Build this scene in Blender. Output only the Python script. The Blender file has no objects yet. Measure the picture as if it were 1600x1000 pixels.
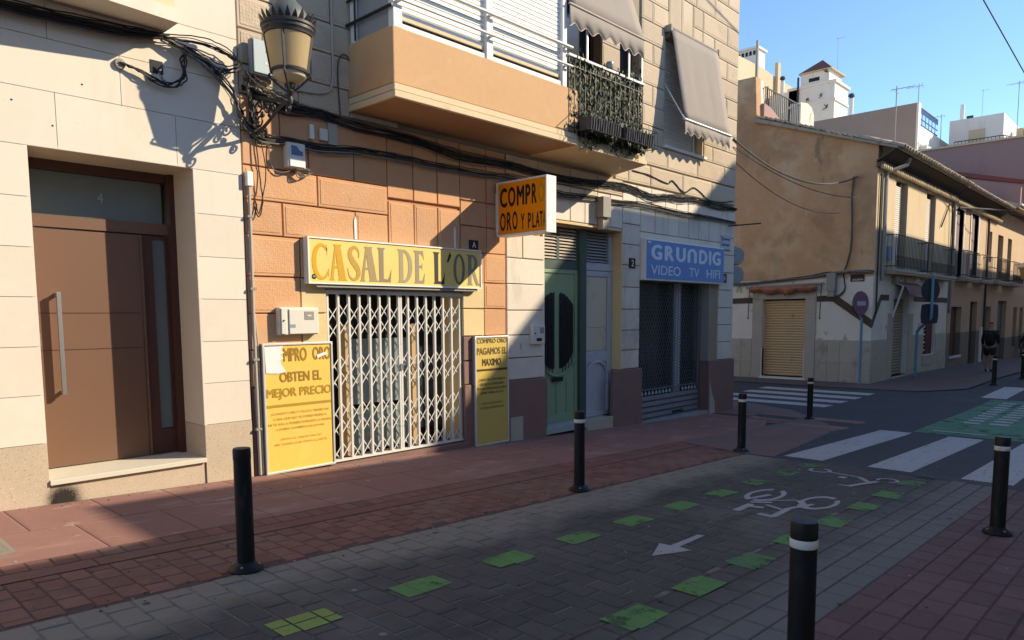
import bpy, bmesh, math, random
from mathutils import Vector, Matrix

random.seed(11)
C = bpy.context.scene.collection
PI = math.pi

# ------------------------------------------------------------------ camera
cam_d = bpy.data.cameras.new("camera")
cam = bpy.data.objects.new("camera", cam_d)
C.objects.link(cam)
bpy.context.scene.camera = cam
cam_d.sensor_width = 36.0
cam_d.lens = 1128.1 / 1600 * 36.0
cam_d.shift_y = 0.0625
cam_d.clip_start = 0.05
cam_d.clip_end = 600
right = Vector((0.686762, -0.726859, -0.00584))
down = Vector((-0.072464, -0.060469, -0.995536))
fwd = Vector((0.723261, 0.68412, -0.094199))
m = Matrix.Identity(4)
for i in range(3):
    m[i][0] = right[i]
    m[i][1] = -down[i]
    m[i][2] = -fwd[i]
m[1][3] = -7.3
cam.matrix_world = m

# ------------------------------------------------------------------ sky and sun
SUN = Vector((1.2, -1.0, 0.89)).normalized()
world = bpy.data.worlds.new("World")
bpy.context.scene.world = world
world.use_nodes = True
wn = world.node_tree
sky = wn.nodes.new('ShaderNodeTexSky')
sky.sky_type = 'NISHITA'
sky.sun_disc = False
sky.sun_elevation = math.asin(SUN.z)
sky.sun_rotation = math.atan2(SUN.x, SUN.y)
sky.air_density = 0.75
sky.dust_density = 0.0
sky.ozone_density = 6.0
wn.links.new(sky.outputs[0], wn.nodes['Background'].inputs[0])
wn.nodes['Background'].inputs[1].default_value = 0.15
sd = bpy.data.lights.new("sun", 'SUN')
sd.energy = 3.3
sd.angle = math.radians(0.5)
sd.color = (1.0, 0.91, 0.77)
so = bpy.data.objects.new("sun", sd)
C.objects.link(so)
so.location = (30, -30, 40)
so.rotation_euler = (-SUN).to_track_quat('-Z', 'Y').to_euler()
vs = bpy.context.scene.view_settings
vs.view_transform = 'Standard'
vs.look = 'None'
vs.exposure = 1.05
vs.gamma = 1.0
vs.use_white_balance = True
vs.white_balance_temperature = 7200
vs.white_balance_tint = 10
vs.use_curve_mapping = False

# ------------------------------------------------------------------ helpers
GX = [-40, 13.5, 18, 22, 26, 31, 40, 80, 200]
GZ = [-1.579 + .0354 * 40, -2.057, -2.05, -2.0, -1.97, -2.02, -2.2, -2.9, -5.0]


def zg(x):
    for i in range(len(GX) - 1):
        if x <= GX[i + 1]:
            t = (x - GX[i]) / (GX[i + 1] - GX[i])
            return GZ[i] + t * (GZ[i + 1] - GZ[i])
    return GZ[-1]


SLOPE = math.atan(0.0354)


def wloc(o):
    v = Vector((0, 0, 0))
    while o is not None:
        v += o.location
        o = o.parent
    return v


class G:
    """collects faces, then links them as one mesh object"""

    def __init__(s):
        s.v = []
        s.f = []
        s.mi = []

    def add(s, vs_, fs, mi=0):
        o = len(s.v)
        s.v += [tuple(p) for p in vs_]
        for f in fs:
            s.f.append(tuple(o + i for i in f))
            s.mi.append(mi)
        return s

    def quad(s, *p, mi=0):
        return s.add(p, [tuple(range(len(p)))], mi)

    def box(s, x0, x1, y0, y1, z0, z1, mi=0):
        return s.add([(x0, y0, z0), (x1, y0, z0), (x1, y1, z0), (x0, y1, z0), (x0, y0, z1), (x1, y0, z1), (x1, y1, z1), (x0, y1, z1)],
                     [(0, 3, 2, 1), (4, 5, 6, 7), (0, 1, 5, 4), (1, 2, 6, 5), (2, 3, 7, 6), (3, 0, 4, 7)], mi)

    def bar(s, p, q, w, d=None, up=(0, 0, 1), mi=0):
        p, q = Vector(p), Vector(q)
        d = w if d is None else d
        a = (q - p).normalized()
        u = Vector(up)
        if abs(a.dot(u)) > .98:
            u = Vector((0, 1, 0))
        r = a.cross(u).normalized()
        u = r.cross(a).normalized()
        vs_ = []
        for b in (p, q):
            for i, j in ((-1, -1), (1, -1), (1, 1), (-1, 1)):
                vs_.append(b + r * i * w / 2 + u * j * d / 2)
        return s.add(vs_, [(0, 3, 2, 1), (4, 5, 6, 7), (0, 1, 5, 4), (1, 2, 6, 5), (2, 3, 7, 6), (3, 0, 4, 7)], mi)

    def tube(s, pts, r, n=6, mi=0, closed=False):
        pts = [Vector(p) for p in pts]
        rings = []
        N = len(pts)
        ref = Vector((0.13, 0.31, 0.94))
        for i, p in enumerate(pts):
            a = pts[max(i - 1, 0)]
            b = pts[min(i + 1, N - 1)]
            if closed:
                a, b = pts[i - 1], pts[(i + 1) % N]
            t = (b - a).normalized()
            if abs(t.dot(ref)) > .97:
                u = t.cross(Vector((1, 0, 0))).normalized()
            else:
                u = t.cross(ref).normalized()
            w = t.cross(u)
            rr = r[i] if isinstance(r, (list, tuple)) else r
            rings.append([p + (u * math.cos(2 * PI * k / n) + w * math.sin(2 * PI * k / n)) * rr for k in range(n)])
        vs_ = [v for ring in rings for v in ring]
        fs = []
        for i in range(N if closed else N - 1):
            j = (i + 1) % N
            for k in range(n):
                fs.append((i * n + k, i * n + (k + 1) % n, j * n + (k + 1) % n, j * n + k))
        if not closed:
            fs.append(tuple(range(n - 1, -1, -1)))
            fs.append(tuple((N - 1) * n + k for k in range(n)))
        return s.add(vs_, fs, mi)

    def lathe(s, c, prof, n=20, mi=0, a0=0.0, a1=2 * PI):
        full = abs(a1 - a0 - 2 * PI) < 1e-4
        m_ = n if full else n + 1
        vs_ = []
        for r, z in prof:
            for k in range(m_):
                a = a0 + (a1 - a0) * k / n
                vs_.append((c[0] + r * math.cos(a), c[1] + r * math.sin(a), c[2] + z))
        fs = []
        for i in range(len(prof) - 1):
            for k in range(n):
                k2 = (k + 1) % m_
                fs.append((i * m_ + k, i * m_ + k2, (i + 1) * m_ + k2, (i + 1) * m_ + k))
        return s.add(vs_, fs, mi)

    def prism(s, poly, axis, a, b, mi=0):
        """extrude a 2D polygon along an axis: 'x' -> (y,z), 'y' -> (x,z), 'z' -> (x,y)"""
        n = len(poly)

        def P(p, t):
            return {'x': (t, p[0], p[1]), 'y': (p[0], t, p[1]), 'z': (p[0], p[1], t)}[axis]
        vs_ = [P(p, a) for p in poly] + [P(p, b) for p in poly]
        fs = [tuple(range(n)), tuple(range(2 * n - 1, n - 1, -1))]
        for i in range(n):
            j = (i + 1) % n
            fs.append((i, i + n, j + n, j))
        return s.add(vs_, fs, mi)

    def mesh(s, name, off=Vector((0, 0, 0)), smooth=False):
        me = bpy.data.meshes.new(name)
        me.from_pydata([tuple(Vector(v) - off) for v in s.v], [], s.f)
        me.polygons.foreach_set('material_index', s.mi)
        bm = bmesh.new()
        bm.from_mesh(me)
        bmesh.ops.recalc_face_normals(bm, faces=bm.faces)
        if smooth:
            for f in bm.faces:
                f.smooth = True
            for e in bm.edges:
                if len(e.link_faces) == 2 and e.calc_face_angle(0) > 0.7:
                    e.smooth = False
        bm.to_mesh(me)
        bm.free()
        return me

    def build(s, name, mats, parent=None, smooth=False, bevel=0.0, at=None):
        """world coordinates in; the object's origin goes to its parent's origin, or to `at` / its base when top-level"""
        if parent is not None:
            off = wloc(parent)
        elif at is not None:
            off = Vector(at)
        else:
            xs, ys, zs = zip(*s.v)
            off = Vector(((min(xs) + max(xs)) / 2, (min(ys) + max(ys)) / 2, min(zs)))
        me = s.mesh(name, off, smooth)
        for mt in (mats if isinstance(mats, (list, tuple)) else [mats]):
            me.materials.append(mt)
        o = bpy.data.objects.new(name, me)
        C.objects.link(o)
        if parent is not None:
            o.parent = parent
        else:
            o.location = off
        if bevel:
            b = o.modifiers.new('bevel', 'BEVEL')
            b.width = bevel
            b.segments = 2
            b.limit_method = 'ANGLE'
        return o


def tag(o, label=None, cat=None, group=None, kind=None):
    if label:
        o['label'] = label
    if cat:
        o['category'] = cat
    if group:
        o['group'] = group
    if kind:
        o['kind'] = kind
    return o


def empty(name, loc, label=None, cat=None, group=None, kind=None):
    o = bpy.data.objects.new(name, None)
    o.location = loc
    o.empty_display_size = .1
    C.objects.link(o)
    return tag(o, label, cat, group, kind)


def copy_tree(o, parent=None):
    c = o.copy()
    C.objects.link(c)
    c.parent = parent
    for ch in [k for k in bpy.data.objects if k.parent == o]:
        copy_tree(ch, c)
    return c


def piece(name, me, parent, loc, rot=None, scale=None):
    o = bpy.data.objects.new(name, me)
    C.objects.link(o)
    o.parent = parent
    o.location = Vector(loc) - wloc(parent)
    if rot:
        o.rotation_euler = rot
    if scale:
        o.scale = scale
    return o


# ------------------------------------------------------------------ materials
def M(name, col, var=.10, scale=2.5, rough=.85, bump=0.0, bscale=45.0, metal=0.0, rnd=0.0, stains=(), spec=.3, bump2=0.0, b2scale=6.0,
      trans=0.0, alpha=None, stretch=(1, 1, 1), local=False, dots=0.0, dscale=55.0, gum=(), ybands=(), glow=0.0):
    mt = bpy.data.materials.new(name)
    mt.use_nodes = True
    nt = mt.node_tree
    N, L = nt.nodes, nt.links
    b = N['Principled BSDF']
    b.inputs['Roughness'].default_value = rough
    b.inputs['Metallic'].default_value = metal
    b.inputs['Specular IOR Level'].default_value = spec
    if trans:
        b.inputs['Transmission Weight'].default_value = trans
    if local:
        tc = N.new('ShaderNodeTexCoord')
        pos = tc.outputs['Object']
    else:
        geo = N.new('ShaderNodeNewGeometry')
        pos = geo.outputs['Position']
    if stretch != (1, 1, 1):
        mp = N.new('ShaderNodeMapping')
        mp.inputs['Scale'].default_value = stretch
        L.new(pos, mp.inputs['Vector'])
        spos = mp.outputs[0]
    else:
        spos = pos

    def noise(sc, det=5.0, src=None):
        n = N.new('ShaderNodeTexNoise')
        n.inputs['Scale'].default_value = sc
        n.inputs['Detail'].default_value = det
        n.inputs['Roughness'].default_value = .62
        L.new(src or spos, n.inputs['Vector'])
        return n.outputs['Fac']

    def mathn(op, a, c):
        n = N.new('ShaderNodeMath')
        n.operation = op
        for i, q in enumerate((a, c)):
            if isinstance(q, (int, float)):
                n.inputs[i].default_value = q
            else:
                L.new(q, n.inputs[i])
        return n.outputs[0]
    # brightness factor
    f = mathn('ADD', mathn('MULTIPLY', noise(scale), 2 * var), mathn('MULTIPLY', noise(scale * 9, 3), var * 1.2))
    f = mathn('ADD', f, 1 - 1.6 * var)
    if rnd:
        oi = N.new('ShaderNodeObjectInfo')
        g2 = N.new('ShaderNodeNewGeometry')
        r = mathn('FRACT', mathn('ADD', oi.outputs['Random'], g2.outputs['Random Per Island']), 0)
        f = mathn('MULTIPLY', f, mathn('ADD', mathn('MULTIPLY', r, 2 * rnd), 1 - rnd))
    mul = N.new('ShaderNodeVectorMath')
    mul.operation = 'SCALE'
    mul.inputs[0].default_value = col[:3]
    L.new(f, mul.inputs['Scale'])
    out = mul.outputs[0]
    for st in stains:
        # (colour, scale, threshold, softness, amount[, stretch])
        sc_, th, sf, am = st[1:5]
        src = pos
        if len(st) > 5:
            mp = N.new('ShaderNodeMapping')
            mp.inputs['Scale'].default_value = st[5]
            mp.inputs['Location'].default_value = (3.1 * sc_, 1.7, .4)
            L.new(pos, mp.inputs['Vector'])
            src = mp.outputs[0]
        n = noise(sc_, 7.0, src)
        mr = N.new('ShaderNodeMapRange')
        mr.inputs[1].default_value = th
        mr.inputs[2].default_value = th + sf
        L.new(n, mr.inputs[0])
        mx = N.new('ShaderNodeMix')
        mx.data_type = 'RGBA'
        L.new(mathn('MULTIPLY', mr.outputs[0], am), mx.inputs[0])
        L.new(out, mx.inputs[6])
        mx.inputs[7].default_value = (*st[0], 1)
        out = mx.outputs[2]
    for bc, yc_, hw_, sf_, am_ in ybands:
        # dust lying in a strip along the street, with a ragged edge
        sx_ = N.new('ShaderNodeSeparateXYZ')
        L.new(pos, sx_.inputs[0])
        dy_ = mathn('ABSOLUTE', mathn('SUBTRACT', sx_.outputs[1], yc_), 0)
        dy_ = mathn('ADD', dy_, mathn('MULTIPLY', mathn('SUBTRACT', noise(1.6, 6.0, pos), .5), .9))
        mr = N.new('ShaderNodeMapRange')
        mr.inputs[1].default_value = hw_ + sf_
        mr.inputs[2].default_value = hw_ - sf_
        L.new(dy_, mr.inputs[0])
        mx = N.new('ShaderNodeMix')
        mx.data_type = 'RGBA'
        L.new(mathn('MULTIPLY', mr.outputs[0], am_), mx.inputs[0])
        L.new(out, mx.inputs[6])
        mx.inputs[7].default_value = (*bc, 1)
        out = mx.outputs[2]
    for gc, gs_, gr_ in gum:
        vo = N.new('ShaderNodeTexVoronoi')
        vo.inputs['Scale'].default_value = gs_
        L.new(pos, vo.inputs['Vector'])
        sp = N.new('ShaderNodeSeparateColor')
        L.new(vo.outputs['Color'], sp.inputs[0])
        rad = mathn('MULTIPLY', mathn('POWER', sp.outputs[0], 3.0), gr_)
        mx = N.new('ShaderNodeMix')
        mx.data_type = 'RGBA'
        L.new(mathn('MULTIPLY', mathn('LESS_THAN', vo.outputs['Distance'], rad), .75), mx.inputs[0])
        L.new(out, mx.inputs[6])
        mx.inputs[7].default_value = (*gc, 1)
        out = mx.outputs[2]
    L.new(out, b.inputs['Base Color'])
    # relief
    prev = None
    for st, sc_ in ((bump2, b2scale), (bump, bscale)):
        if st:
            bp = N.new('ShaderNodeBump')
            bp.inputs['Strength'].default_value = st
            bp.inputs['Distance'].default_value = .01
            L.new(noise(sc_, 4.0), bp.inputs['Height'])
            if prev:
                L.new(prev, bp.inputs['Normal'])
            prev = bp.outputs[0]
    if dots:
        vo = N.new('ShaderNodeTexVoronoi')
        vo.inputs['Scale'].default_value = dscale
        vo.inputs['Randomness'].default_value = .45
        L.new(pos, vo.inputs['Vector'])
        bp = N.new('ShaderNodeBump')
        bp.inputs['Strength'].default_value = dots
        bp.inputs['Distance'].default_value = .006
        bp.invert = True
        L.new(vo.outputs['Distance'], bp.inputs['Height'])
        if prev:
            L.new(prev, bp.inputs['Normal'])
        prev = bp.outputs[0]
    if prev:
        L.new(prev, b.inputs['Normal'])
    if alpha:
        # worn paint: (scale, threshold, softness)
        mr = N.new('ShaderNodeMapRange')
        mr.inputs[1].default_value = alpha[1]
        mr.inputs[2].default_value = alpha[1] + alpha[2]
        asrc = pos
        if len(alpha) > 3:
            mp = N.new('ShaderNodeMapping')
            mp.inputs['Scale'].default_value = alpha[3]
            L.new(pos, mp.inputs['Vector'])
            asrc = mp.outputs[0]
        L.new(noise(alpha[0], 8.0, asrc), mr.inputs[0])
        L.new(mr.outputs[0], b.inputs['Alpha'])
    if glow:
        # thin sheet that lets light through
        tr = N.new('ShaderNodeBsdfTranslucent')
        L.new(out, tr.inputs['Color'])
        ms = N.new('ShaderNodeMixShader')
        ms.inputs[0].default_value = glow
        L.new(b.outputs[0], ms.inputs[1])
        L.new(tr.outputs[0], ms.inputs[2])
        L.new(ms.outputs[0], N['Material Output'].inputs['Surface'])
    return mt


DIRT = (.10, .08, .065)
m_cream = M('cream_limestone', (.69, .61, .49), .06, 1.0, .7, .06, 60, rnd=.04, gum=[((.40, .31, .2), 5, .05)],
            stains=[((.56, .43, .26), .9, .54, .2, .45, (1.6, 1, .25)), ((.78, .70, .56), 2.2, .56, .2, .5), ((.48, .38, .26), 4, .64, .08, .4, (1.5, 1, .2)), ((.60, .50, .38), 9, .62, .08, .4)])
m_cream_joint = M('limestone_joint', (.42, .35, .25), .1)
m_cream_reveal = M('reveal_limestone', (.60, .51, .39), .05, 2, .6, .02)
m_dado = M('speckled_granite', (.50, .40, .29), .12, 3, .6, .06, 90, stains=[((.16, .10, .07), 95, .60, .05, .8), ((.72, .63, .5), 70, .60, .06, .6)])
m_thresh = M('pale_threshold_stone', (.62, .57, .45), .05, 3, .5)
m_brown = M('brown_metal_door', (.165, .090, .056), .04, .8, .45, .01, 80, spec=.35)
m_brown_dark = M('dark_brown_frame', (.085, .036, .026), .04, 1, .45)
m_frost = M('frosted_glass', (.13, .165, .16), .1, 1.5, .35, spec=.5)
m_steel = M('brushed_steel', (.50, .50, .48), .06, 5, .35, metal=.9)
m_orange = M('orange_painted_stone', (.62, .335, .17), .09, 1.3, .88, .3, 60, rnd=.07, bump2=.3, b2scale=9,
             stains=[((.46, .30, .19), 1.4, .55, .15, .5), ((.62, .42, .28), .9, .54, .15, .5), ((.62, .48, .36), 3.2, .64, .06, .6), ((.32, .19, .12), 5, .66, .06, .6, (1, 1, .3))])
m_orange_rough = M('orange_painted_hammered_stone', (.62, .34, .175), .09, 1.3, .9, .3, 24, rnd=.07, dots=.55, dscale=38, gum=[((.25, .14, .09), 6, .07)],
                   stains=[((.47, .30, .19), 1.4, .55, .15, .5), ((.63, .42, .28), .9, .54, .15, .5), ((.33, .19, .12), 5, .67, .06, .6, (1, 1, .3))])
m_orange_joint = M('orange_joint', (.44, .20, .105), .1)
m_sand = M('sandstone', (.55, .445, .315), .08, 1.8, .9, .25, 75, rnd=.09,
           stains=[((.30, .22, .15), 1.3, .57, .2, .45), ((.62, .52, .38), 2.7, .6, .15, .4)])
m_sand_rough = M('hammered_sandstone', (.54, .43, .30), .10, 1.9, .95, .3, 40, rnd=.10, dots=.9, dscale=30,
                 stains=[((.28, .20, .14), 1.2, .55, .2, .5), ((.60, .48, .34), 3.2, .6, .15, .35)])
m_sand_joint = M('sandstone_joint', (.32, .25, .17), .15)
m_white_st = M('whitewashed_stone', (.70, .62, .50), .09, 2, .85, .3, 60, rnd=.06,
               stains=[((.40, .345, .27), 1.6, .53, .16, .6, (1, 1, .45)), ((.72, .68, .58), 4, .58, .1, .5), ((.26, .22, .18), 7, .66, .05, .6, (1, 1, .4))])
m_yellow_st = M('yellow_painted_stone', (.66, .51, .27), .06, 2, .85, .3, 60, rnd=.04, stains=[((.50, .40, .25), 2.5, .58, .15, .4)])
m_pink = M('pink_granite_plinth', (.22, .125, .10), .12, 2, .7, .15, 90, rnd=.05, stains=[((.32, .22, .18), 60, .58, .08, .5), ((.12, .08, .07), 1.5, .56, .2, .5)])
m_stucco = M('orange_stucco', (.60, .365, .185), .08, 1.4, .9, .35, 90, stains=[((.68, .46, .26), 2.0, .56, .2, .5), ((.42, .25, .13), .9, .6, .2, .3)])
m_trim = M('cream_trim', (.68, .53, .33), .08, 2, .8, .1, 60, stains=[((.40, .30, .2), 3, .60, .12, .5)])
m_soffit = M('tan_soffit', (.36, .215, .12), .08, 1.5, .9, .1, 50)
m_dark = M('dark_interior', (.012, .012, .012), .1, 2, .6)
m_blind = M('white_blind', (.80, .77, .68), .03, 2, .5, stains=[((.62, .56, .45), 3.0, .6, .15, .3)])
m_white = M('weathered_white_paint', (.74, .72, .66), .06, 4, .55, .05, 30, stains=[((.42, .36, .28), 7, .62, .08, .6)])
m_whitem = M('white_gate_paint', (.66, .64, .58), .06, 6, .5, stains=[((.30, .25, .2), 9, .64, .06, .6)])
m_glassdark = M('dark_window_glass', (.03, .04, .045), .1, 2, .12, spec=.6)
m_glassgrey = M('grey_side_glass', (.30, .31, .31), .06, 1, .2, spec=.5)
m_black = M('black_wrought_iron', (.018, .017, .016), .15, 12, .5, spec=.4)
m_iron = M('cast_iron', (.05, .047, .043), .3, 20, .5, .1, 60, metal=.3, stains=[((.16, .14, .12), 14, .58, .1, .5)])
m_lampdome = M('painted_lamp_dome', (.11, .12, .115), .15, 8, .5, metal=.1)
m_lamppane = M('yellowed_lamp_glass', (.68, .52, .27), .08, 4, .35, spec=.4, glow=.45, stains=[((.68, .55, .32), 6, .55, .2, .4)])
m_awning = M('taupe_awning_canvas', (.295, .255, .212), .05, 1.2, .9, .06, 150, stains=[((.24, .20, .16), 1.4, .56, .15, .5, (1, 1, .4)), ((.34, .295, .245), 2.6, .58, .12, .4)])
m_wavetrim = M('pale_awning_piping', (.72, .63, .52), .03)
m_alu = M('aluminium', (.66, .65, .63), .05, 3, .4, metal=.4)
m_cable = M('black_cable', (.02, .019, .018), .2, 5, .6, rnd=.3)
m_cable_g = M('dusty_cable', (.15, .135, .115), .25, 6, .8, rnd=.5)
m_conduit = M('grey_conduit', (.42, .38, .31), .08, 4, .6)
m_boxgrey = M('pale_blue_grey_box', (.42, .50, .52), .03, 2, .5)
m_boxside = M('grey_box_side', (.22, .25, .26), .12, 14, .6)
m_boxwhite = M('off_white_box', (.66, .63, .53), .05, 3, .55, stains=[((.50, .46, .36), 6, .6, .1, .5)])
m_boxold = M('weathered_grey_box', (.30, .275, .225), .1, 4, .7)
m_yellow = M('yellow_sign_face', (.82, .58, .17), .05, 1.0, .45, stains=[((.85, .66, .30), 1.2, .53, .2, .6)])
m_poster = M('yellow_poster', (.84, .515, .105), .03, 1.2, .5, stains=[((.86, .66, .22), 1.6, .55, .2, .5)])
m_poster_old = M('faded_yellow_poster', (.60, .42, .10), .05, 1.2, .55, stains=[((.66, .50, .18), 1.6, .55, .2, .4)])
m_amber = M('amber_sign_face', (.90, .50, .015), .05, 1.5, .4, glow=.5)
m_bowl = M('milky_lamp_glass', (.62, .56, .43), .06, 5, .4, glow=.4)
m_signedge = M('sign_edge_white', (.80, .77, .70), .04, 3, .5, stains=[((.55, .45, .33), 4, .62, .08, .5)])
m_blue = M('blue_sign_face', (.125, .275, .55), .05, 2, .5, stains=[((.16, .26, .52), 3, .58, .2, .4)])
m_pblue = M('pale_lettering', (.66, .73, .78), .05, 5, .6)
m_ink = M('black_ink', (.022, .018, .012), .1, 5, .6)
m_green = M('green_door_paint', (.235, .335, .195), .05, 2, .55, .04, 40, stains=[((.17, .25, .16), 3, .56, .2, .5)])
m_dgreen = M('dark_green_frame_paint', (.055, .09, .07), .08, 2, .5)
m_greydoor = M('blue_grey_door_paint', (.44, .455, .47), .05, 2, .55, .03, 40, stains=[((.24, .25, .27), 3, .6, .12, .5)])
m_glue = M('papered_glass', (.56, .50, .36), .06, 2, .5, stains=[((.32, .28, .2), 2.4, .58, .12, .5)])
m_louvre = M('cream_louvre', (.55, .47, .36), .05, 4, .7)
m_louvre_g = M('grey_louvre', (.34, .34, .33), .05, 4, .7)
m_meshmetal = M('galvanised_mesh', (.17, .175, .175), .15, 8, .5, metal=.4)
m_galv = M('galvanised_slats', (.19, .20, .22), .12, 6, .5, metal=.4, stains=[((.10, .10, .11), 5, .58, .1, .5)])
m_shopglass = M('shop_display_glass', (.035, .045, .045), .5, 1.2, .15, spec=.6, stains=[((.02, .05, .09), 1.2, .58, .1, .8)])
m_wood = M('pale_wood', (.50, .34, .17), .1, 2, .6, stretch=(6, 6, .6))
m_panelglass = M('grey_green_display_panel', (.23, .275, .265), .25, 2.5, .3, spec=.5, stains=[((.34, .38, .37), 5, .55, .1, .6, (1, 1, 2.5))])
m_bollard = M('black_rubber_bollard', (.008, .0075, .007), .3, 8, .5, .08, 40, spec=.28, stains=[((.055, .048, .04), 5, .60, .10, .5, (1, 1, .4)), ((.10, .09, .08), 16, .70, .03, .6, (1, 1, .3)), ((.045, .038, .03), 2.5, .58, .1, .5)])
m_band = M('white_reflective_band', (.62, .59, .52), .1, 8, .5, stains=[((.30, .27, .22), 14, .60, .06, .7), ((.45, .40, .33), 5, .55, .1, .6)])
m_asphalt = M('asphalt', (.060, .057, .060), .14, 1.2, .88, .35, 130, bump2=.1, b2scale=9,
              stains=[((.10, .098, .10), 1.1, .56, .15, .6), ((.035, .034, .036), 2.4, .62, .08, .5), ((.16, .155, .15), 26, .70, .04, .5)])
m_mortar = M('grey_joint_mortar', (.185, .165, .135), .25, 3, .95, stains=[((.06, .052, .045), 4, .52, .1, .8)])
m_mortar_d = M('dark_joint_grime', (.105, .062, .05), .25, 6, .95)
m_paver = M('grey_paver', (.088, .076, .066), .20, 1.1, .85, .35, 70, rnd=.09, ybands=[((.25, .215, .165), -2.95, .42, .2, .85), ((.19, .172, .152), -5.72, .36, .2, .75)], bump2=.35, b2scale=18, stains=[((.165, .142, .115), .55, .52, .14, .65), ((.115, .088, .074), 1.6, .57, .12, .6), ((.045, .038, .034), .8, .56, .10, .75, (.35, 1.6, 1)), ((.03, .027, .025), 14, .66, .05, .7), ((.21, .19, .16), 22, .70, .04, .5)], gum=[((.26, .24, .21), 3.2, .11), ((.02, .018, .016), 4.1, .11)])
m_paver_l = M('dusty_grey_paver', (.17, .148, .118), .18, 1.2, .9, .35, 70, rnd=.13, bump2=.35, b2scale=18, stains=[((.105, .09, .078), 1.3, .54, .12, .7), ((.22, .19, .15), 3, .58, .1, .5), ((.05, .042, .036), 12, .66, .05, .6)], gum=[((.05, .04, .035), 3.7, .07)])
m_red = M('red_paver', (.205, .090, .066), .18, 1.3, .85, .35, 70, rnd=.17, bump2=.4, b2scale=16, stains=[((.20, .135, .10), .8, .53, .15, .7), ((.125, .075, .058), 2.2, .58, .12, .6), ((.26, .15, .115), 3.4, .60, .08, .5), ((.05, .035, .03), 15, .67, .05, .7)], gum=[((.30, .24, .20), 3.4, .08), ((.04, .03, .026), 3.9, .08)])
m_redslab = M('red_painted_concrete', (.265, .136, .107), .14, 1.1, .85, .35, 90, rnd=.06, bump2=.2, b2scale=7, stains=[((.36, .225, .18), 1.3, .53, .14, .7, (1, 2.4, 1)), ((.19, .115, .09), .8, .56, .14, .7), ((.42, .32, .27), 6, .64, .05, .55, (.5, 1.6, 1)), ((.11, .075, .06), 9, .66, .05, .6)], gum=[((.50, .43, .38), 2.9, .085), ((.08, .055, .045), 3.6, .08)])
m_redr = M('dull_red_paver', (.150, .085, .080), .18, 1.4, .85, .35, 70, rnd=.14, bump2=.4, b2scale=16, stains=[((.13, .105, .10), 1.0, .53, .15, .65), ((.09, .06, .058), 2.6, .58, .1, .6), ((.19, .13, .12), 5, .62, .06, .5)], gum=[((.22, .18, .17), 3.4, .08), ((.03, .025, .024), 3.9, .08)])
m_zebra = M('worn_white_road_paint', (.42, .405, .385), .10, 3, .75, .2, 90, alpha=(5, .26, .12, (.7, 6, 1)), stains=[((.24, .23, .225), 4, .54, .15, .6, (.5, 3, 1)), ((.15, .145, .14), 14, .62, .05, .7, (.3, 4, 1))])
m_mark = M('worn_white_marking', (.36, .345, .325), .1, 4, .8, .2, 90, alpha=(16, .28, .08), stains=[((.3, .29, .28), 6, .6, .1, .5)])
m_lime = M('lime_green_road_paint', (.22, .29, .07), .12, 4, .8, .2, 90, alpha=(9, .26, .10))
m_lgreen = M('green_road_paint', (.11, .235, .07), .25, 5, .8, .2, 90, alpha=(7, .25, .20))
m_fgreen = M('faded_green_road_paint', (.10, .19, .07), .15, 4, .8, .2, 90, alpha=(6, .33, .20))
m_bikegreen = M('worn_green_lane', (.07, .19, .10), .18, 1.6, .8, .2, 90, alpha=(2.6, .26, .20), stains=[((.16, .26, .19), 3, .52, .15, .6)])
m_ochre = M('cracked_ochre_render', (.56, .325, .165), .16, .9, .92, .35, 40, bump2=.9, b2scale=2.2, stains=[((.64, .43, .25), .6, .50, .10, .75), ((.38, .205, .11), .5, .52, .12, .75), ((.54, .42, .27), 1.9, .60, .06, .4), ((.22, .17, .125), .42, .58, .08, .6), ((.57, .46, .33), 3.6, .65, .04, .35), ((.20, .13, .08), 2.2, .64, .04, .6, (1, 1, .25))])
m_oldcream = M('stained_cream_render', (.62, .48, .30), .1, .9, .9, .15, 50, stains=[((.48, .30, .15), 1.6, .57, .14, .6, (1, 1, .18)), ((.40, .34, .26), 1.2, .6, .12, .5, (1, 1, .3))])
m_oldwhite = M('stained_white_render', (.72, .64, .52), .08, 1.3, .9, .15, 50, stains=[((.36, .29, .21), 1.7, .60, .05, .8), ((.44, .37, .28), 1.0, .56, .15, .4)])
m_tile = M('grey_beige_wall_tile', (.42, .355, .265), .12, 1.7, .6, .05, 50, rnd=.07, stains=[((.20, .155, .11), 2.2, .55, .15, .6)])
m_tilejoint = M('tile_joint', (.16, .13, .10), .1)
m_frameconc = M('grey_stone_door_surround', (.43, .37, .29), .08, 2, .8, .1, 50, stains=[((.25, .2, .15), 2, .58, .12, .5)])
m_band_br = M('brown_painted_band', (.095, .058, .036), .1, 3, .8)
m_roller = M('beige_roller_slat', (.62, .42, .22), .05, 2, .6, stains=[((.30, .19, .09), 5, .62, .08, .5)])
m_roller_d = M('tan_roller_slat', (.33, .27, .18), .06, 2, .6)
m_cloth = M('torn_orange_cloth', (.42, .17, .09), .15, 4, .95, stains=[((.20, .07, .05), 5, .55, .1, .6)])
m_cloth_s = M('faded_striped_cloth', (.30, .15, .12), .3, 12, .95)
m_rooftile = M('weathered_roof_tile', (.46, .37, .26), .2, 6, .9, .2, 40, rnd=.2, stains=[((.14, .11, .08), 5, .56, .1, .6)])
m_darkwood = M('dark_wood', (.10, .065, .04), .15, 3, .8)
m_doorbrown = M('brown_wooden_door', (.085, .042, .026), .12, 3, .6, stretch=(5, 5, .7))
m_doorgrey = M('grey_metal_door', (.105, .095, .08), .1, 2, .6)
m_tan = M('tan_render', (.52, .335, .195), .06, 1.0, .9, .12, 60, stains=[((.50, .35, .22), 1.2, .58, .15, .5)])
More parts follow.
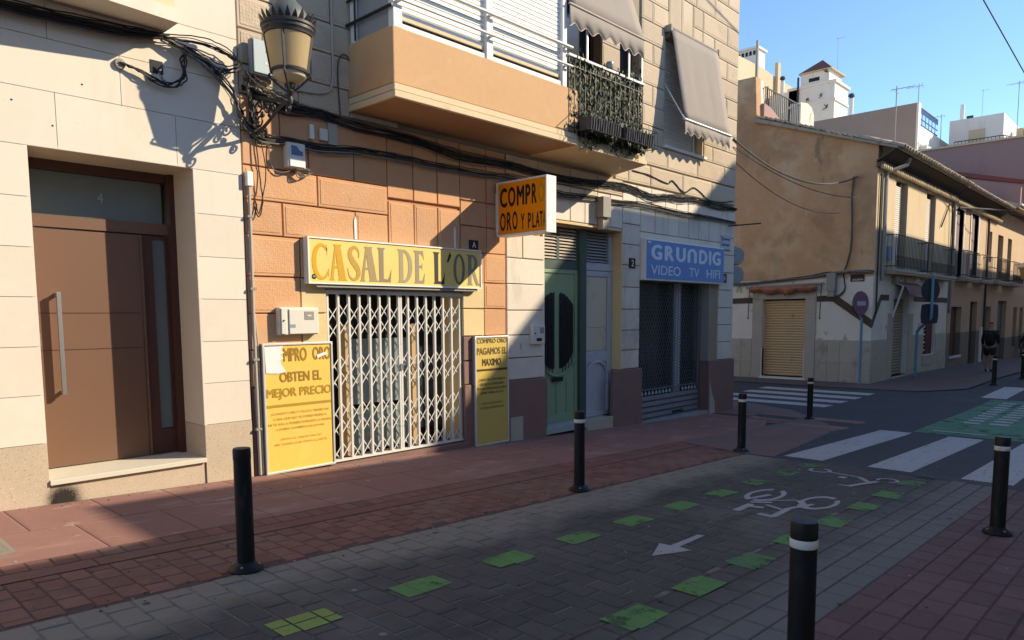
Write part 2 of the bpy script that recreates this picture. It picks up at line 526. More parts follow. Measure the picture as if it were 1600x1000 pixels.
m_tan2 = M('pale_tan_render', (.56, .40, .25), .06, 1.0, .9, .12, 60, stains=[((.60, .46, .32), 1.2, .58, .15, .5)])
m_tanplinth = M('brown_grey_plinth', (.20, .15, .115), .08, 1.5, .85)
m_brownwall = M('bare_brown_party_wall', (.36, .235, .175), .08, .4, .95, .15, 20, stains=[((.36, .26, .20), .35, .54, .12, .5), ((.22, .15, .12), .5, .58, .12, .5)])
m_mauvewall = M('mauve_brown_party_wall', (.31, .19, .165), .08, .3, .95, .15, 20, stains=[((.24, .11, .10), .25, .56, .1, .5)])
m_farwhite = M('far_white_render', (.72, .66, .57), .06, .6, .9, stains=[((.52, .44, .36), .8, .58, .12, .5, (1, 1, .3))])
m_farcream = M('far_cream_render', (.55, .42, .27), .08, .5, .9, stains=[((.42, .32, .2), .7, .58, .12, .4)])
m_redtile = M('red_clay_tile', (.22, .085, .06), .15, 3, .9)
m_coping = M('dark_red_coping', (.17, .045, .04), .1, 2, .7)
m_rail = M('dark_railing_paint', (.045, .042, .04), .1, 5, .6)
m_pipe = M('grey_downpipe', (.30, .28, .25), .08, 3, .5, metal=.2)
m_bluepole = M('pale_blue_pole', (.12, .27, .36), .06, 4, .5)
m_signback = M('dark_sign_back', (.034, .038, .045), .08, 4, .6)
m_signred = M('faded_no_entry_red', (.21, .10, .13), .06, 6, .5)
m_signgrey = M('traffic_light_grey', (.26, .28, .28), .05, 4, .5)
m_leaf = M('ivy_leaf', (.045, .062, .022), .35, 20, .6, rnd=.55)
m_leaf2 = M('dry_ivy_leaf', (.15, .145, .09), .35, 20, .8, rnd=.5)
m_planter = M('black_plastic_planter', (.05, .05, .055), .1, 6, .4)
m_plaque = M('black_enamel_plaque', (.012, .012, .015), .1, 6, .3)
m_whiteink = M('white_enamel', (.72, .71, .68), .05, 6, .4)
m_streetsign = M('pale_blue_enamel', (.40, .47, .52), .06, 6, .4)
m_blueink = M('blue_ink', (.05, .09, .20), .05, 6, .5)
m_label = M('blue_box_label', (.10, .17, .30), .15, 25, .5)
m_skin = M('skin', (.34, .19, .13), .05, 20, .6)
m_hair = M('dark_hair', (.02, .015, .012), .2, 40, .6)
m_jacket = M('dark_jacket_cloth', (.016, .015, .018), .15, 20, .9)
m_shorts = M('dark_shorts_cloth', (.035, .022, .020), .15, 20, .9)
m_pack = M('black_backpack_cloth', (.011, .010, .014), .15, 20, .8)
m_grate = M('cast_grate', (.28, .25, .20), .1, 8, .6, metal=.3)
m_sticker = M('torn_white_paper', (.74, .74, .70), .05, 12, .7)
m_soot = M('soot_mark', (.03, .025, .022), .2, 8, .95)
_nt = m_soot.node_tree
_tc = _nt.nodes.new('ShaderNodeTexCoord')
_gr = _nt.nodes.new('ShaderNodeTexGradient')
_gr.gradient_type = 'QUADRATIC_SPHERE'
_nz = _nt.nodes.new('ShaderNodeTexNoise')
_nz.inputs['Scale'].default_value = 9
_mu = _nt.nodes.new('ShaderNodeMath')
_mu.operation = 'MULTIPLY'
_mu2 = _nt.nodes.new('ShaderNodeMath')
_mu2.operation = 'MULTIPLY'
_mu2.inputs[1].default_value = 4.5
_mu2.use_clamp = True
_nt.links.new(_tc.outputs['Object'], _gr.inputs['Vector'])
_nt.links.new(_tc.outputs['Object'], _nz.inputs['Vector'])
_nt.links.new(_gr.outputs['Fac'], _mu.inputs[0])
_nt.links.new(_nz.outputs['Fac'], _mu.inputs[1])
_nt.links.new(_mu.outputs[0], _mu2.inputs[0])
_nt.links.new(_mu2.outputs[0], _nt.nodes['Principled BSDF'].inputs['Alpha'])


def fade(name, c):
    return M(name, c, .06, 6, .5)


# ------------------------------------------------------------------ lettering
def text_mesh(txt, bold=0.0):
    cu = bpy.data.curves.new('t', 'FONT')
    cu.body = txt
    cu.resolution_u = 3
    o = bpy.data.objects.new('t', cu)
    C.objects.link(o)
    dg = bpy.context.evaluated_depsgraph_get()
    me = bpy.data.meshes.new_from_object(o.evaluated_get(dg))
    bpy.data.objects.remove(o)
    bpy.data.curves.remove(cu)
    if bold:
        # thicken the strokes: shifted copies, each a hair in front of the last
        vs_ = [v.co.copy() for v in me.vertices]
        fs = [tuple(p.vertices) for p in me.polygons]
        V, F = [], []
        for k, (dx, dy) in enumerate(((-1, 0), (1, 0), (0, .6), (0, -.6), (0, 0))):
            o_ = len(V)
            V += [(v.x + dx * bold, v.y + dy * bold, k * .0002) for v in vs_]
            F += [tuple(o_ + i for i in f) for f in fs]
        me = bpy.data.meshes.new('t')
        me.from_pydata(V, [], F)
    return me


def poly_mesh(loops):
    cu = bpy.data.curves.new('t', 'CURVE')
    cu.dimensions = '2D'
    cu.fill_mode = 'BOTH'
    for lp in loops:
        sp = cu.splines.new('POLY')
        sp.points.add(len(lp) - 1)
        for p, q in zip(sp.points, lp):
            p.co = (q[0], q[1], 0, 1)
        sp.use_cyclic_u = True
    o = bpy.data.objects.new('t', cu)
    C.objects.link(o)
    dg = bpy.context.evaluated_depsgraph_get()
    me = bpy.data.meshes.new_from_object(o.evaluated_get(dg))
    bpy.data.objects.remove(o)
    bpy.data.curves.remove(cu)
    return me


def letter(me, name, mat, parent, origin, ax, ay, box, flip=False):
    """fit a flat glyph mesh into box = (u0, u1, v0, v1) on the plane origin + u*ax + v*ay"""
    xs = [v.co.x for v in me.vertices]
    ys = [v.co.y for v in me.vertices]
    x0, x1, y0, y1 = min(xs), max(xs), min(ys), max(ys)
    u0, u1, v0, v1 = box
    O, ax, ay = Vector(origin), Vector(ax), Vector(ay)
    nrm = ax.cross(ay)
    off = wloc(parent)
    for v in me.vertices:
        a = (v.co.x - x0) / max(x1 - x0, 1e-6)
        b_ = (v.co.y - y0) / max(y1 - y0, 1e-6)
        if flip:
            a, b_ = 1 - a, 1 - b_
        v.co = O + ax * (u0 + a * (u1 - u0)) + ay * (v0 + b_ * (v1 - v0)) - off + nrm * v.co.z
    me.materials.clear()
    me.materials.append(mat)
    o = bpy.data.objects.new(name, me)
    C.objects.link(o)
    o.parent = parent
    return o


# ------------------------------------------------------------------ ground, road, pavements
def sheet(name, poly, mat, dz, parent=None, nx=None, kind=None):
    """flat sheet following the street's fall; poly = (x, y) corners"""
    g = G()
    bm = bmesh.new()
    vs_ = [bm.verts.new((p[0], p[1], 0)) for p in poly]
    bm.faces.new(vs_)
    xs = [p[0] for p in poly]
    for cx in GX[1:-1]:
        if min(xs) < cx < max(xs):
            bmesh.ops.bisect_plane(bm, geom=bm.verts[:] + bm.edges[:] + bm.faces[:], plane_co=(cx, 0, 0), plane_no=(1, 0, 0))
    bm.verts.index_update()
    g.add([(v.co.x, v.co.y, zg(v.co.x) + dz) for v in bm.verts], [tuple(v.index for v in f.verts) for f in bm.faces])
    bm.free()
    o = g.build(name, mat, parent, at=(0, 0, 0) if parent is None else None)
    if kind:
        o['kind'] = kind
    return o


ground = sheet('ground', [(-40, -40), (200, -40), (200, 120), (-40, 120)], m_asphalt, -0.03, kind='structure')
road = sheet('road', [(9.3, -12), (9.3, -2.4), (12.0, -1.9), (13.4, -1.4), (14.75, -.4), (14.8, 0.3), (14.8, 60), (20.6, 60), (20.4, -0.3), (20.6, -2.2), (22.0, -3.1), (80, -3.4), (80, -7), (20.6, -7), (20.6, -12)], m_asphalt, 0.0, kind='structure')
roadway = sheet('paved_roadway', [(-8, -5.02), (9.3, -5.02), (9.3, -2.9), (-8, -2.9)], m_mortar, -0.006, kind='structure')
pavement = sheet('pavement', [(-8, -2.9), (9.28, -2.9), (9.29, -2.35), (9.6, -1.6), (14.6, -1.6), (14.6, .5), (-8, .5)], m_mortar_d, -0.006, kind='structure')
far_side = sheet('opposite_pavement', [(-8, -9.2), (9.3, -9.2), (9.3, -5.02), (-8, -5.02)], m_mortar_d, -0.006, kind='structure')
corner_pave = sheet('corner_pavement', [(20.7, 60), (20.5, -0.3), (20.7, -2.15), (22.1, -3.0), (80, -3.3), (80, -.3), (22.2, -.3), (22.2, 60)],
                    M('dull_red_pavement', (.135, .095, .085), .14, .8, .9, .2, 60, stains=[((.17, .085, .075), .7, .52, .1, .7), ((.09, .085, .09), 1.1, .55, .12, .6)]), 0.004, kind='structure')


def paver_mesh(name, mat, ch=.006):
    """unit paver, 1 x 1 with its top at z = 0: chamfered rim, 14 triangles a side"""
    g = G()
    a = .5
    i = .5 - .035
    top = [(-i, -i, 0), (i, -i, 0), (i, i, 0), (-i, i, 0)]
    mid = [(-a, -a, -ch), (a, -a, -ch), (a, a, -ch), (-a, a, -ch)]
    bot = [(-a, -a, -.02), (a, -a, -.02), (a, a, -.02), (-a, a, -.02)]
    g.add(top + mid + bot, [(0, 1, 2, 3)] + [(k, 4 + k, 4 + (k + 1) % 4, (k + 1) % 4) for k in range(4)] + [(4 + k, 8 + k, 8 + (k + 1) % 4, 4 + (k + 1) % 4) for k in range(4)])
    me = g.mesh(name)
    me.materials.append(mat)
    return me


CAM = Vector((0, -7.3, 0))


def in_view(x, y, z, margin=.06):
    d = Vector((x, y, z)) - CAM
    w = d.dot(fwd)
    if w < .3:
        return False
    u = d.dot(right) / w
    v = d.dot(down) / w
    k = 1128.1
    px, py = 800 + k * u, 600 + k * v
    return -1600 * margin < px < 1600 * (1 + margin) and -100 < py < 1000 * (1 + margin)


def lay(parent, cells, me_by_mat, name, limit=300):
    """cells: (x, y, sx, sy, matkey). The ones that show largest become single pieces, the rest one joined part."""
    vis = [c for c in cells if in_view(c[0], c[1], zg(c[0]))]
    rest_out = [c for c in cells if not in_view(c[0], c[1], zg(c[0]))]

    def size(c):
        d = Vector((c[0], c[1], zg(c[0]))) - CAM
        return c[2] * c[3] / d.length ** 3
    vis.sort(key=size, reverse=True)
    for x, y, sx, sy, k in vis[:limit]:
        o = piece(name, me_by_mat[k], parent, (x, y, zg(x) + random.uniform(-.0025, .0015)),
                  (random.uniform(-.008, .008), SLOPE + random.uniform(-.008, .008), random.uniform(-.006, .006)), (sx, sy, 1))
    g = G()
    mats = list(me_by_mat)
    for x, y, sx, sy, k in vis[limit:] + [c for c in rest_out if c[0] < 10]:
        z = zg(x) + random.uniform(-.0025, .001)
        a, b_ = sx / 2, sy / 2
        i, j = a - .006, b_ - .006
        s_ = -.0354
        P = lambda dx, dy, dz: (x + dx, y + dy, z + dx * s_ + dz)
        g.add([P(-i, -j, 0), P(i, -j, 0), P(i, j, 0), P(-i, j, 0), P(-a, -b_, -.007), P(a, -b_, -.007), P(a, b_, -.007), P(-a, b_, -.007)],
              [(0, 1, 2, 3)] + [(q, 4 + q, 4 + (q + 1) % 4, (q + 1) % 4) for q in range(4)], mats.index(k))
    if g.v:
        o = g.build(name + '_field', [me_by_mat[k].materials[0] for k in mats], parent)
        o['kind'] = 'stuff'


# near pavement: painted concrete slabs by the houses, a soldier course, a strip, then small setts
jit = lambda s: random.uniform(-s, s)
cells = []
x = -2.0
while x < 14.4:
    w = .15 * (1 + jit(.05))
    if x < 9.6:
        cells.append((x + w / 2, -1.815, w - .008, .19, 'red'))
    x += w
n = 0
x = -2.0
while x < 9.6:
    w = .148
    y = -2.115 - (.10 if n % 2 else 0.0)
    if n % 2:
        cells.append((x + w / 2, -2.165, w - .011, .088, 'red'))
    y0 = -2.115 - (.10 if n % 2 else 0)
    while y0 > -2.80:
        y1 = max(y0 - .2 * (1 + jit(.06)), -2.87)
        if y0 - y1 > .04:
            cells.append((x + w / 2, (y0 + y1) / 2, w - .006 + jit(.002), y0 - y1 - .007, 'red'))
        y0 = y1
    x += w
    n += 1
lay(pavement, cells, {'red': paver_mesh('sett', m_red)}, 'sett')
slab = paver_mesh('paving_slab', m_redslab, .003)
slab_cells = []
x = -1.9
while x < 14.2:
    w = .66 * (1 + jit(.08))
    slab_cells += [(x + w / 2, -.43, w - .008, .84, 's'), (x + .3 + w / 2, -1.28, w - .008, .84, 's')]
    x += w
x = 9.6
while x < 14.2:
    slab_cells.append((x + .45, -2.3, .89, 1.1, 's'))
    x += .9
for cx, cy, sx, sy, k in slab_cells:
    piece('paving_slab', slab, pavement, (cx, cy, zg(cx)), (0, SLOPE, 0), (sx, sy, 1))
g = G()
for x0, x1 in ((-8, 1.5), (1.51, 4.6), (4.61, 7.4), (7.41, 9.6)):
    g.add([(x0, -1.925, zg(x0) - .001), (x1, -1.925, zg(x1) - .001), (x1, -2.10, zg(x1) - .001), (x0, -2.10, zg(x0) - .001)], [(0, 1, 2, 3)])
g.build('border_strip', m_red, pavement)
sheet('corner_apron', [(9.33, -3.28), (11.2, -3.05), (12.6, -2.85), (13.7, -2.45), (15.3, -1.1), (15.95, .3), (15.95, 20), (14.7, 20), (14.7, -.02), (14.2, -.02), (14.2, -1.72), (9.6, -1.72), (9.33, -2.88)],
      M('worn_red_concrete', (.19, .115, .10), .12, 1, .88, .25, 80, stains=[((.25, .16, .145), .9, .55, .15, .6, (1, 2, 1)), ((.11, .10, .10), .8, .56, .14, .6), ((.30, .27, .25), 5, .66, .05, .5)]), .005, pavement)

# paved roadway: columns of blocks, paler by the gutter
cells = []
n = 0
x = -2.5
while x < 9.25:
    w = .163
    y0 = -2.90 - (.13 if n % 2 else 0)
    if n % 2:
        cells.append((x + w / 2, -2.962, w - .007, .115, 'd'))
    while y0 > -5.0:
        y1 = max(y0 - .26 * (1 + jit(.03)), -5.03)
        if y0 - y1 > .05:
            yc = (y0 + y1) / 2
            lim = 9
            cells.append((x + w / 2, yc, w - .007, y0 - y1 - .007, 'l' if yc > lim else 'd'))
        y0 = y1
    x += w
    n += 1
lay(roadway, cells, {'d': paver_mesh('paver', m_paver), 'l': paver_mesh('paver', m_paver_l)}, 'paver')

# far pavement: rows along the street, grey by the road then dull red
cells = []
n = 0
y = -5.04
while y > -9.0:
    w = .163
    x = -2.0 + (.13 if n % 2 else 0)
    while x < 9.2:
        ln = .27 * (1 + jit(.10))
        lim = -5.90
        key = 'd' if y - w / 2 > lim else 'r'
        cells.append((x + ln / 2, y - w / 2, ln - .007, w - .008, key))
        x += ln
    y -= w
    n += 1
m_paver_c = M('cool_grey_paver', (.140, .130, .122), .2, 1.2, .9, .35, 70, rnd=.13, gum=[((.05, .045, .04), 3.7, .08)], bump2=.25, b2scale=18,
              stains=[((.09, .085, .085), 1.3, .56, .12, .6), ((.15, .145, .13), 3, .6, .1, .4)])
lay(far_side, cells, {'d': paver_mesh('paver', m_paver), 'l': paver_mesh('paver', m_paver_c), 'r': paver_mesh('paver', m_redr)}, 'paver')

# painted markings
for y0, y1 in ((-3.34, -3.85), (-4.40, -4.90), (-5.42, -5.93), (-6.44, -6.95)):
    sheet('zebra_stripe', [(9.55, y1), (13.68, y1), (13.68, y0), (9.55, y0)], m_zebra, .004, road)
for y0, y1 in ((-3.65, -4.16), (-4.7, -5.2)):
    sheet('zebra_stripe', [(20.2, y1), (23.2, y1), (23.2, y0), (20.2, y0)], m_zebra, .004, road)
for x0 in (16.2, 17.17, 18.14, 19.11):
    sheet('zebra_stripe', [(x0, -1.45), (x0 + .5, -1.47), (x0 + .5, 1.4), (x0, 1.4)], m_zebra, .004, road)
sheet('cycle_crossing', [(13.85, -3.82), (19.9, -3.95), (20.0, -5.45), (13.85, -5.40)], m_bikegreen, .004, road)
for i in range(10):
    for yc, h in ((-4.36, .26), (-4.78, .30)):
        x0 = 15.5 + i * .41 + (.1 if yc < -4.5 else 0)
        sheet('crossing_dash', [(x0, yc - h / 2), (x0 + .19, yc - h / 2), (x0 + .19, yc + h / 2), (x0, yc + h / 2)], m_zebra, .008, road)
sheet('lane_line', [(14.15, -4.85), (14.25, -4.85), (14.25, -4.05), (14.15, -4.05)], m_mark, .008, road)

# green squares down the cycle lane (the paint lies on the blocks and stops at their joints)
def paint_square(xc, yc, mat, sx=.36, sy=.21):
    g = G()
    w = .163
    k0 = math.floor((xc - sx / 2 + 2.5) / w)
    for k in range(k0, k0 + 5):
        jt = .006 if mat is m_lime else .0015
        a = max(-2.5 + k * w + jt, xc - sx / 2)
        b_ = min(-2.5 + (k + 1) * w - jt, xc + sx / 2)
        if b_ - a < .01:
            continue
        y0 = yc - sy / 2
        cut = yc + jit(.06)
        jy = .005 if mat is m_lime else .001
        for c0, c1 in ((y0 + jit(.012), cut - jy), (cut + jy, yc + sy / 2 + jit(.012))):
            g.add([(a, c0, zg(a) + .0035), (b_, c0, zg(b_) + .0035), (b_, c1, zg(b_) + .0035), (a, c1, zg(a) + .0035)], [(0, 1, 2, 3)])
    return g.build('lane_square', mat, roadway)


for i, xc in enumerate((1.97, 2.78, 3.57, 4.36, 5.12, 5.92, 6.72, 7.53, 8.32, 9.08)):
    paint_square(xc, -3.88, (m_lime if i in (0,) else m_lgreen if i < 7 else m_fgreen))
for i, xc in enumerate((2.55, 3.33, 4.06, 4.80, 5.56, 6.39, 7.19, 7.96, 8.78)):
    paint_square(xc, -5.10, (m_fgreen if i in (3, 8) else m_lgreen), .36, .22)


def flat_poly(name, loops, mat, parent, dz=.0035):
    me = poly_mesh(loops)
    off = wloc(parent)
    for v in me.vertices:
        v.co = Vector((v.co.x, v.co.y, zg(v.co.x) + dz)) - off
    me.materials.clear()
    me.materials.append(mat)
    o = bpy.data.objects.new(name, me)
    C.objects.link(o)
    o.parent = parent
    return o


flat_poly('direction_arrow', [[(4.37, -4.545), (4.69, -4.41), (4.70, -4.50), (5.13, -4.495), (5.15, -4.545), (4.72, -4.565), (4.70, -4.675)]], m_mark, roadway)


def ring(cx, cy, rx, ry, a0, a1, w, n=14, sk=0.0):
    out, inn = [], []
    for i in range(n + 1):
        a = math.radians(a0 + (a1 - a0) * i / n)
        for lst, k in ((out, 1), (inn, 1 - w)):
            lst.append((cx + rx * k * math.cos(a) + sk * ry * k * math.sin(a), cy + ry * k * math.sin(a)))
    return out + inn[::-1]


def strip(p, q, w):
    dx, dy = q[0] - p[0], q[1] - p[1]
    l = math.hypot(dx, dy)
    nx, ny = -dy / l * w / 2, dx / l * w / 2
    return [(p[0] + nx, p[1] + ny), (q[0] + nx, q[1] + ny), (q[0] - nx, q[1] - ny), (p[0] - nx, p[1] - ny)]


g_marks = [ring(6.98, -4.23, .36, .165, 20, 170, .26, sk=.1), ring(6.98, -4.23, .36, .165, 185, 345, .26, sk=.1),
           ring(7.03, -4.74, .36, .165, -20, 120, .26, sk=.1), ring(7.03, -4.74, .36, .165, 135, 320, .26, sk=.1),
           strip((6.72, -4.20), (7.02, -4.26), .055), strip((6.55, -4.27), (6.70, -4.42), .06), strip((6.66, -4.28), (6.98, -4.55), .03),
           strip((6.56, -4.42), (6.47, -4.62), .045), strip((6.52, -4.62), (6.92, -4.73), .05), strip((6.98, -4.58), (6.75, -4.72), .07),
           strip((6.12, -4.33), (6.48, -4.31), .07), strip((6.38, -4.30), (6.42, -4.46), .07), strip((6.17, -4.52), (6.15, -4.68), .08), strip((6.15, -4.66), (6.55, -4.64), .06)]
flat_poly('bicycle_symbol', [g_marks[0]], m_mark, roadway)
for k in g_marks[1:]:
    flat_poly('bicycle_symbol', [k], m_mark, roadway, .0035 + random.uniform(0, .0012))
for k in (ring(8.82, -4.09, .15, .13, 60, 360, .3), ring(8.78, -4.86, .13, .12, -160, 120, .3), strip((8.80, -4.20), (8.72, -4.58), .045), strip((8.5, -4.44), (8.62, -4.44), .08),
          strip((8.72, -4.58), (8.50, -4.74), .06), strip((8.11, -4.55), (8.10, -4.70), .05), strip((8.10, -4.66), (8.62, -4.80), .06)):
    flat_poly('scooter_symbol', [k], m_mark, roadway, .0035 + random.uniform(0, .0012))
# drain grate in the pavement
gr = empty('drain_grate', (1.0, -1.22, zg(1.0)), 'small striped metal drain grate set in the sunlit red pavement', 'drain grate')
g = G()
g.box(.80, 1.18, -1.43, -1.40, zg(1) - .004, zg(1) + .006).box(.80, 1.18, -1.04, -1.01, zg(1) - .004, zg(1) + .006).box(1.15, 1.18, -1.40, -1.04, zg(1) - .004, zg(1) + .005)
g.build('frame', m_grate, gr)
for i in range(11):
    G().box(.80, 1.15, -1.385 + i * .032, -1.367 + i * .032, zg(1) - .004, zg(1) + .005).build('grate_bar', m_grate, gr)

# ------------------------------------------------------------------ cream apartment house
apt = empty('apartment_house', (1.0, .3, zg(1.0)), 'cream limestone apartment house with brown metal street door beside the lantern', 'apartment house')
DX0, DX1, DTOP, DBOT, DD = 1.75, 3.145, 1.465, -1.43, .56
g = G()
g.box(-4, DX0 - .03, .03, 6, -2, 9).box(DX1 + .03, 3.655, .03, 6, -2, 9).box(DX0 - .03, DX1 + .03, .03, 6, DTOP + .03, 9).box(DX0 - .03, DX1 + .03, .03, 6, -2, DBOT - .04)
g.build('wall', m_cream_joint, apt)
# reveals of the doorway
G().box(DX1, DX1 + .03, .002, DD + .05, -1.10, DTOP).build('reveal', m_cream_reveal, apt)
G().box(DX1, DX1 + .03, .002, DD + .05, -1.70, -1.105).build('reveal', m_dado, apt)
G().box(DX0 - .03, DX0, .002, DD + .05, -1.70, DTOP).build('reveal', m_cream_reveal, apt)
G().box(DX0, DX1, .002, DD + .05, DTOP, DTOP + .03).build('reveal', m_cream_reveal, apt)
G().box(DX0, DX1, -.025, DD + .05, DBOT - .045, DBOT).build('threshold', m_thresh, apt, bevel=.004)


def slab_panel(x0, x1, z0, z1, mat, name='stone_panel', y=0.0, parent=None, d=.028, gap=.0022):
    a = gap
    G().box(x0 + a, x1 - a, y, y + d, z0 + a, z1 - a).build(name, mat, parent, bevel=.0015)


rows = [-1.095, -.67, -.245, .185, .61, 1.035, DTOP]
for z0, z1 in zip(rows, rows[1:]):
    for x0, x1 in ((-1.3, .55), (.55, DX0), (DX1, 3.655)):
        slab_panel(x0, x1, z0, z1, m_cream, parent=apt)
up = [(DTOP, 1.945, (-1.3, .3, 1.98, 3.0, 3.655)), (1.945, 2.385, (-1.3, 1.1, 2.52, 3.655)), (2.385, 2.82, (-1.3, .4, 1.95, 3.655)), (2.82, 3.26, (-1.3, 1.2, 2.75, 3.655)), (3.26, 3.7, (-1.3, 2.1, 3.655))]
for z0, z1, xs in up:
    for x0, x1 in zip(xs, xs[1:]):
        slab_panel(x0, x1, z0, z1, m_cream, parent=apt)
for x0, x1 in ((-1.3, .2), (.2, DX0), (DX1, 3.655)):
    slab_panel(x0, x1, -1.9, -1.095, m_dado, 'granite_panel', -.004, apt)
slab_panel(DX0 + .002, DX1 - .002, -1.9, DBOT - .05, m_dado, 'granite_panel', .012, apt)
# street door
FY = DD
dr = G()
dr.box(DX0, DX0 + .10, FY - .02, FY + .06, DBOT, DTOP).box(DX1 - .055, DX1, FY - .09, FY + .06, DBOT, DTOP).box(DX0 + .10, DX1 - .055, FY - .05, FY + .06, DTOP - .09, DTOP)
door = dr.build('street_door', m_brown_dark, apt)
G().box(DX0 + .10, DX1 - .055, FY - .02, FY + .05, .852, .962).build('transom_rail', m_brown, door)
tg = G().box(DX0 + .10, DX1 - .10, FY, FY + .03, .965, DTOP - .095).build('transom_pane', m_frost, door)
G().box(DX0 + .10, 2.80, FY - .012, FY + .05, DBOT + .01, .835).build('door_leaf', m_brown, door)
for z in (.05, -.30):
    G().box(DX0 + .14, 2.78, FY - .0145, FY - .011, z - .004, z + .004).build('groove_line', m_brown_dark, door)
G().box(2.807, 2.825, FY - .03, FY + .05, DBOT + .01, .835).build('mullion', m_brown, door)
G().box(2.829, 2.93, FY - .01, FY + .05, DBOT + .01, .835).build('side_frame', m_brown_dark, door)
G().box(2.93, 3.055, FY + .01, FY + .04, -1.16, .80).build('side_pane', m_frost, door)
G().box(2.93, 3.088, FY - .008, FY + .05, DBOT + .01, -1.165).build('kick_panel', m_brown_dark, door)
G().box(3.055, 3.088, FY - .012, FY + .05, -1.16, .835).build('side_frame', m_brown_dark, door)
G().box(2.93, 3.055, FY - .012, FY + .05, .80, .835).build('side_frame', m_brown_dark, door)
hg = G()
hg.box(2.015, 2.05, FY - .11, FY - .075, -.72, .245).box(2.02, 2.045, FY - .08, FY - .01, .21, .24).box(2.02, 2.045, FY - .08, FY - .01, -.715, -.685)
hg.build('pull_handle', m_steel, door, bevel=.002)
G().box(1.852, 1.885, FY - .022, FY - .012, -.26, -.14).build('lock_plate', m_steel, door)
letter(text_mesh('4', .01), 'house_number', M('etched_number', (.34, .36, .35), .05), door, (2.33, FY - .0035, 1.10), (1, 0, 0), (0, 0, 1), (.11, .165, .02, .115))
G().lathe((1.30, -.001, 1.22), [(0, 0)], 3)
# balcony overhead
bal = G().prism([(-2.2, .03), (2.905, .03), (2.905, -.40), (-2.2, -.95)], 'z', 2.67, 2.785).build('balcony', m_cream, apt)
G().prism([(-2.2, .03), (2.885, .03), (2.885, -.385), (-2.2, -.935)], 'z', 2.785, 2.90).build('edge_band', m_trim, bal)
g = G()
for i in range(14):
    x = 2.8 - i * .16
    g.bar((x, -.36 - (2.885 - x) * .108, 2.9), (x, -.36 - (2.885 - x) * .108, 3.9), .02)
g.build('balcony_railing', m_rail, bal)
G().box(-.5, 2.6, -.012, -.003, 2.91, 5.2).build('upper_window', m_glassdark, apt)
# plumbing hole and rosette in the stone
g = G().box(2.79, 2.905, -.006, .0, 2.30, 2.42)
g.build('cable_opening', m_dark, apt)
vent = G().lathe((0, 0, 0), [(.0, .0), (.05, .0), (.045, .03), (.0, .035)], 14)
vent.v = [(2.52 + p[0], -.03 + p[2] * -1 + .03, 2.31 + p[1]) for p in vent.v]
vent.build('wall_rosette', m_boxold, apt, smooth=True)
for px, pz in ((1.66, 1.82), (1.95, 1.66), (2.2, 2.06)):
    g = G().lathe((0, 0, 0), [(0, .002), (.008, .002), (.009, 0)], 8)
    g.v = [(px + p[0], -p[2], pz + p[1]) for p in g.v]
    g.build('drill_hole', m_dark, apt)
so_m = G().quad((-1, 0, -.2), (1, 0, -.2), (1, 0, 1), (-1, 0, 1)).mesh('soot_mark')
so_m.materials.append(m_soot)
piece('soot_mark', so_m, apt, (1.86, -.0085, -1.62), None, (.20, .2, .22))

# ------------------------------------------------------------------ orange and sandstone corner house
MX0, MX1 = 3.66, 14.68
shop = empty('corner_shop_house', (9.0, .3, zg(9.0)), 'old corner house of rusticated stone, painted orange on its shop half, with a long balcony', 'house')
GT0, GT1, GZT, GZB = 4.62, 6.75, .31, -1.72       # gate opening
HO0, HO1, HZT = 8.46, 10.50, 1.43                # house door opening
SO0, SO1, SZT, SZB = 11.10, 13.63, .62, -1.98    # second shop
YW = .035
g = G()
TOPZ = 7.5
g.box(MX0, GT0, YW, .5, -2.3, 2.3).box(GT0, GT1, YW, .5, GZT, 2.3).box(GT1, HO0 - .031, YW, .5, -2.3, 2.3)
g.build('wall', m_orange_joint, shop)
g = G()
g.box(HO0, HO1 + .031, YW, .5, HZT + .001, 2.3).box(HO1 + .031, SO0, YW, .5, -2.4, 2.3).box(SO0, SO1, YW, .5, SZT, 2.3).box(SO1 + .031, MX1 - .02, YW, .5, -2.6, 2.3)
WZ0, WZ1 = 3.10, 5.02
B0, B1 = 8.10, 9.90
g.box(MX0, B0, YW, .5, 2.3, TOPZ).box(B0, B1, YW, .5, 2.3, 2.36).box(B0, B1, YW, .5, 4.9, TOPZ).box(B1, 10.42, YW, .5, 2.3, TOPZ)
g.box(10.42, 11.02, YW, .5, 2.3, 3.5).box(10.42, 11.02, YW, .5, 4.75, TOPZ).box(11.02, 11.80, YW, .5, 2.3, TOPZ)
g.box(11.80, 13.28, YW, .5, 2.3, WZ0).box(11.80, 13.28, YW, .5, WZ1, TOPZ).box(13.28, MX1 - .02, YW, .5, 2.3, TOPZ)
g.box(MX1 - .45, MX1 - .02, .5, 9, -2.6, TOPZ)
g.build('wall', m_sand_joint, shop)
G().box(MX0 + .02, MX1 - .5, .5, .52, -2.3, TOPZ).build('inner_wall', m_dark, shop)


